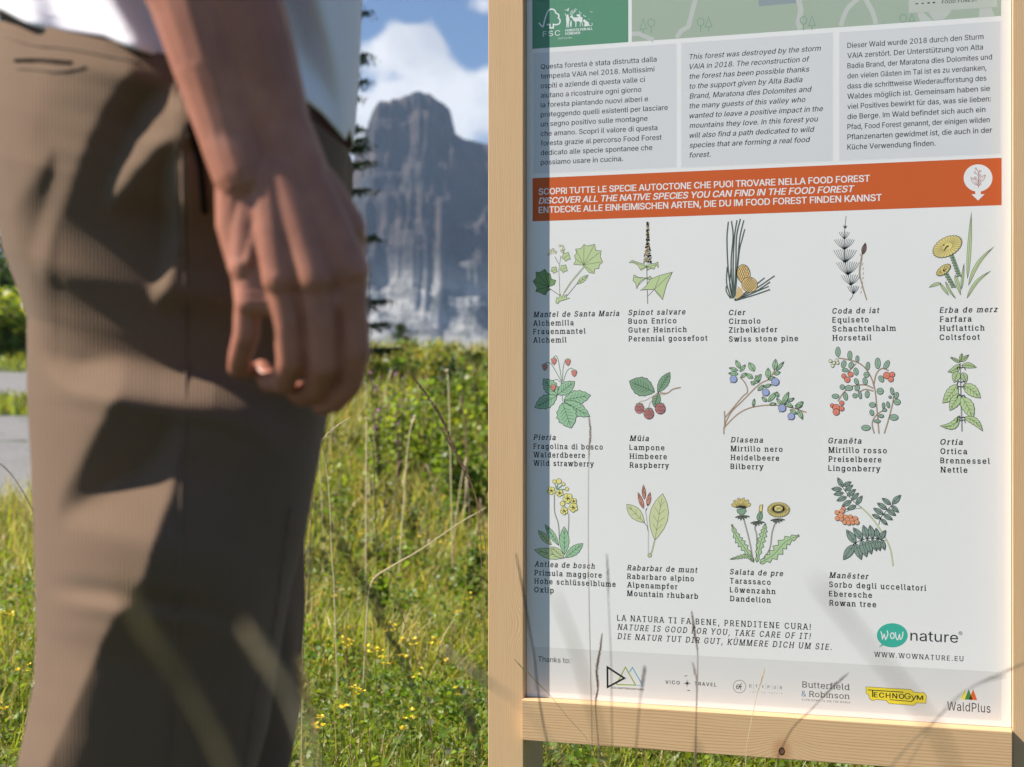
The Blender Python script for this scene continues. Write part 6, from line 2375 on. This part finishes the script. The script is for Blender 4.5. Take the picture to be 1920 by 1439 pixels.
for i in range(26):
    x, Y = rs.uniform(590, 905), rs.uniform(4.2, 9.5)
    p = at(x, 700, Y)
    b = (p.x, Y, float(ground_z(p.x, Y)))
    leafy('meadow_weed', ('leafy mid-green weed', 'leafy bright green weed', 'leafy yellowish weed')[i % 3] + ' growing up through the tall meadow grass', 'weed', b, rs.uniform(.14, .32), .09, 150, .022, (GR1, GR2, (.16, .17, .05))[i % 3], 100 + i, stems=5, group='leafy weeds in the meadow')
for i in range(16):
    x = 690 + 15 * i + rs.uniform(-7, 7)
    Y = rs.uniform(11, 15)
    b, h = plant_at(x, rs.uniform(652, 690), Y)
    leafy('skyline_weed', ('tall pale weed breaking the skyline of the meadow', 'tall green weed breaking the skyline of the meadow')[i % 2], 'weed', b, min(h, rs.uniform(.12, .8)), .16, 150, .05, ((.30, .30, .07), GR1)[i % 2], 200 + i, stems=5, group='weeds along the skyline of the meadow')
# low wall of bushes past the road on the left; bright pair coloured as a sunlit slope
for i, (x, y, Y, r, c, lab) in enumerate([
        (14, 440, 82, 4.6, (.045, .085, .018), 'dark green bush behind the road at the left edge'), (60, 452, 88, 4.0, (.06, .11, .02), 'bush behind the road half hidden by the leg'),
        (-60, 430, 90, 5.5, (.05, .09, .02), 'tall bush behind the road beyond the left frame edge'), (40, 560, 70, 3.4, (.28, .32, .05), 'yellow-green bush standing in for the sunlit slope past the road'), (-30, 575, 66, 3.2, (.26, .30, .05), 'yellow-green bush standing in for the sunlit slope beyond the left frame edge')]):
    b, h = plant_at(x, y, Y)
    leafy('bush', lab, 'bush', b, h, r, 2600, .42, c, 150 + i, stems=12)


# ---- conifers
def spruce(label, x, ytop, Y, rad, seed, whorls=26, dens=1.0, colr=(.030, .060, .022)):
    p = at(x, ytop, Y)
    g = float(ground_z(p.x, Y))
    h = p.z - g
    root = empty('spruce_tree', (p.x, Y, g))
    tag(root, label, 'tree')
    V, Fc = tube([(0, 0, -.1), (0, 0, h * .5), (0, 0, h)], [h * .018, h * .011, h * .002], 8)
    mesh_obj('trunk', V, Fc, mat_simple('spruce_bark', (.10, .075, .055), .9, .3, 20), root, smooth=True)
    rr = random.Random(seed)
    r = np.random.default_rng(seed)
    mb = MB()
    P3, N3 = [], []
    for w in range(whorls):
        t = (w + .5) / whorls
        z = h * (.06 + .93 * t)
        L = rad * (1 - t) ** .8 + .04 * rad
        for k in range(rr.randint(4, 6)):
            a = rr.uniform(0, 6.28)
            ln = L * rr.uniform(.6, 1.1)
            droop = -.25 + .45 * t
            path = [Vector((0, 0, z)), Vector((math.cos(a) * ln * .5, math.sin(a) * ln * .5, z + droop * ln * .45)), Vector((math.cos(a) * ln, math.sin(a) * ln, z + droop * ln * .6 + .06 * ln))]
            W_ = [Vector(q) for q in smooth_path([tuple(q) for q in path], 4)]
            v_, f_ = tube(W_, [h * .0045 * (1 - .6 * i / len(W_)) for i in range(len(W_))], 4)
            mb.add(v_, f_)
            nn = int(dens * (60 + 520 * ln))
            for q in range(nn):
                s = rr.uniform(.25, 1.0) * (len(W_) - 1)
                i = min(len(W_) - 2, int(s))
                pp = W_[i].lerp(W_[i + 1], s - i)
                P3.append((pp.x + rr.gauss(0, .07 * ln + .016), pp.y + rr.gauss(0, .07 * ln + .016), pp.z - abs(rr.gauss(0, .04 * ln + .006))))
    mb.build('branch_framework', mat_simple('spruce_twig', (.08, .06, .045), .9, .2, 30), root, smooth=True)
    P3 = np.array(P3)
    n = len(P3)
    c = np.array(colr)[None] * r.uniform(.6, 1.6, (n, 1)) * r.uniform(.9, 1.1, (n, 3))
    V, T, C = leaflets(P3, r.uniform(.6, 1.3, n) * (.014 + .0042 * h), c, up=.2, ratio=.16)
    cr = np_mesh('crown', V, T, C, leafm, root)
    cr['kind'] = 'stuff'


spruce('slender spruce behind the person, its branch tips showing past the shirt', 610, -420, 11.5, .62, 5, 26, 1.2)
spruce('small young spruce on the meadow edge below the scree', 752, 606, 15.0, .20, 8, 14, .8, (.045, .075, .03))

# ------------------------------------------------------------------ air between the meadow and the peak
hz = bpy.data.meshes.new('haze')
lo, hi = (-9500, -9300, -75), (9500, 9400, 1250)
vs = [(x, y, z) for x in (lo[0], hi[0]) for y in (lo[1], hi[1]) for z in (lo[2], hi[2])]
hz.from_pydata(vs, [], [(0, 1, 3, 2), (4, 6, 7, 5), (0, 4, 5, 1), (2, 3, 7, 6), (0, 2, 6, 4), (1, 5, 7, 3)])
hm = bpy.data.materials.new('haze_air')
hm.use_nodes = True
ht = hm.node_tree
ht.nodes.clear()
ho = ht.nodes.new('ShaderNodeOutputMaterial')
hv = ht.nodes.new('ShaderNodeVolumePrincipled')
hv.inputs['Color'].default_value = (.50, .70, 1.0, 1)
hv.inputs['Density'].default_value = 8e-5
hv.inputs['Anisotropy'].default_value = .2
ht.links.new(hv.outputs[0], ho.inputs['Volume'])
hz.materials.append(hm)
hob = bpy.data.objects.new('haze', hz)
col.objects.link(hob)
tag(hob, kind='stuff')
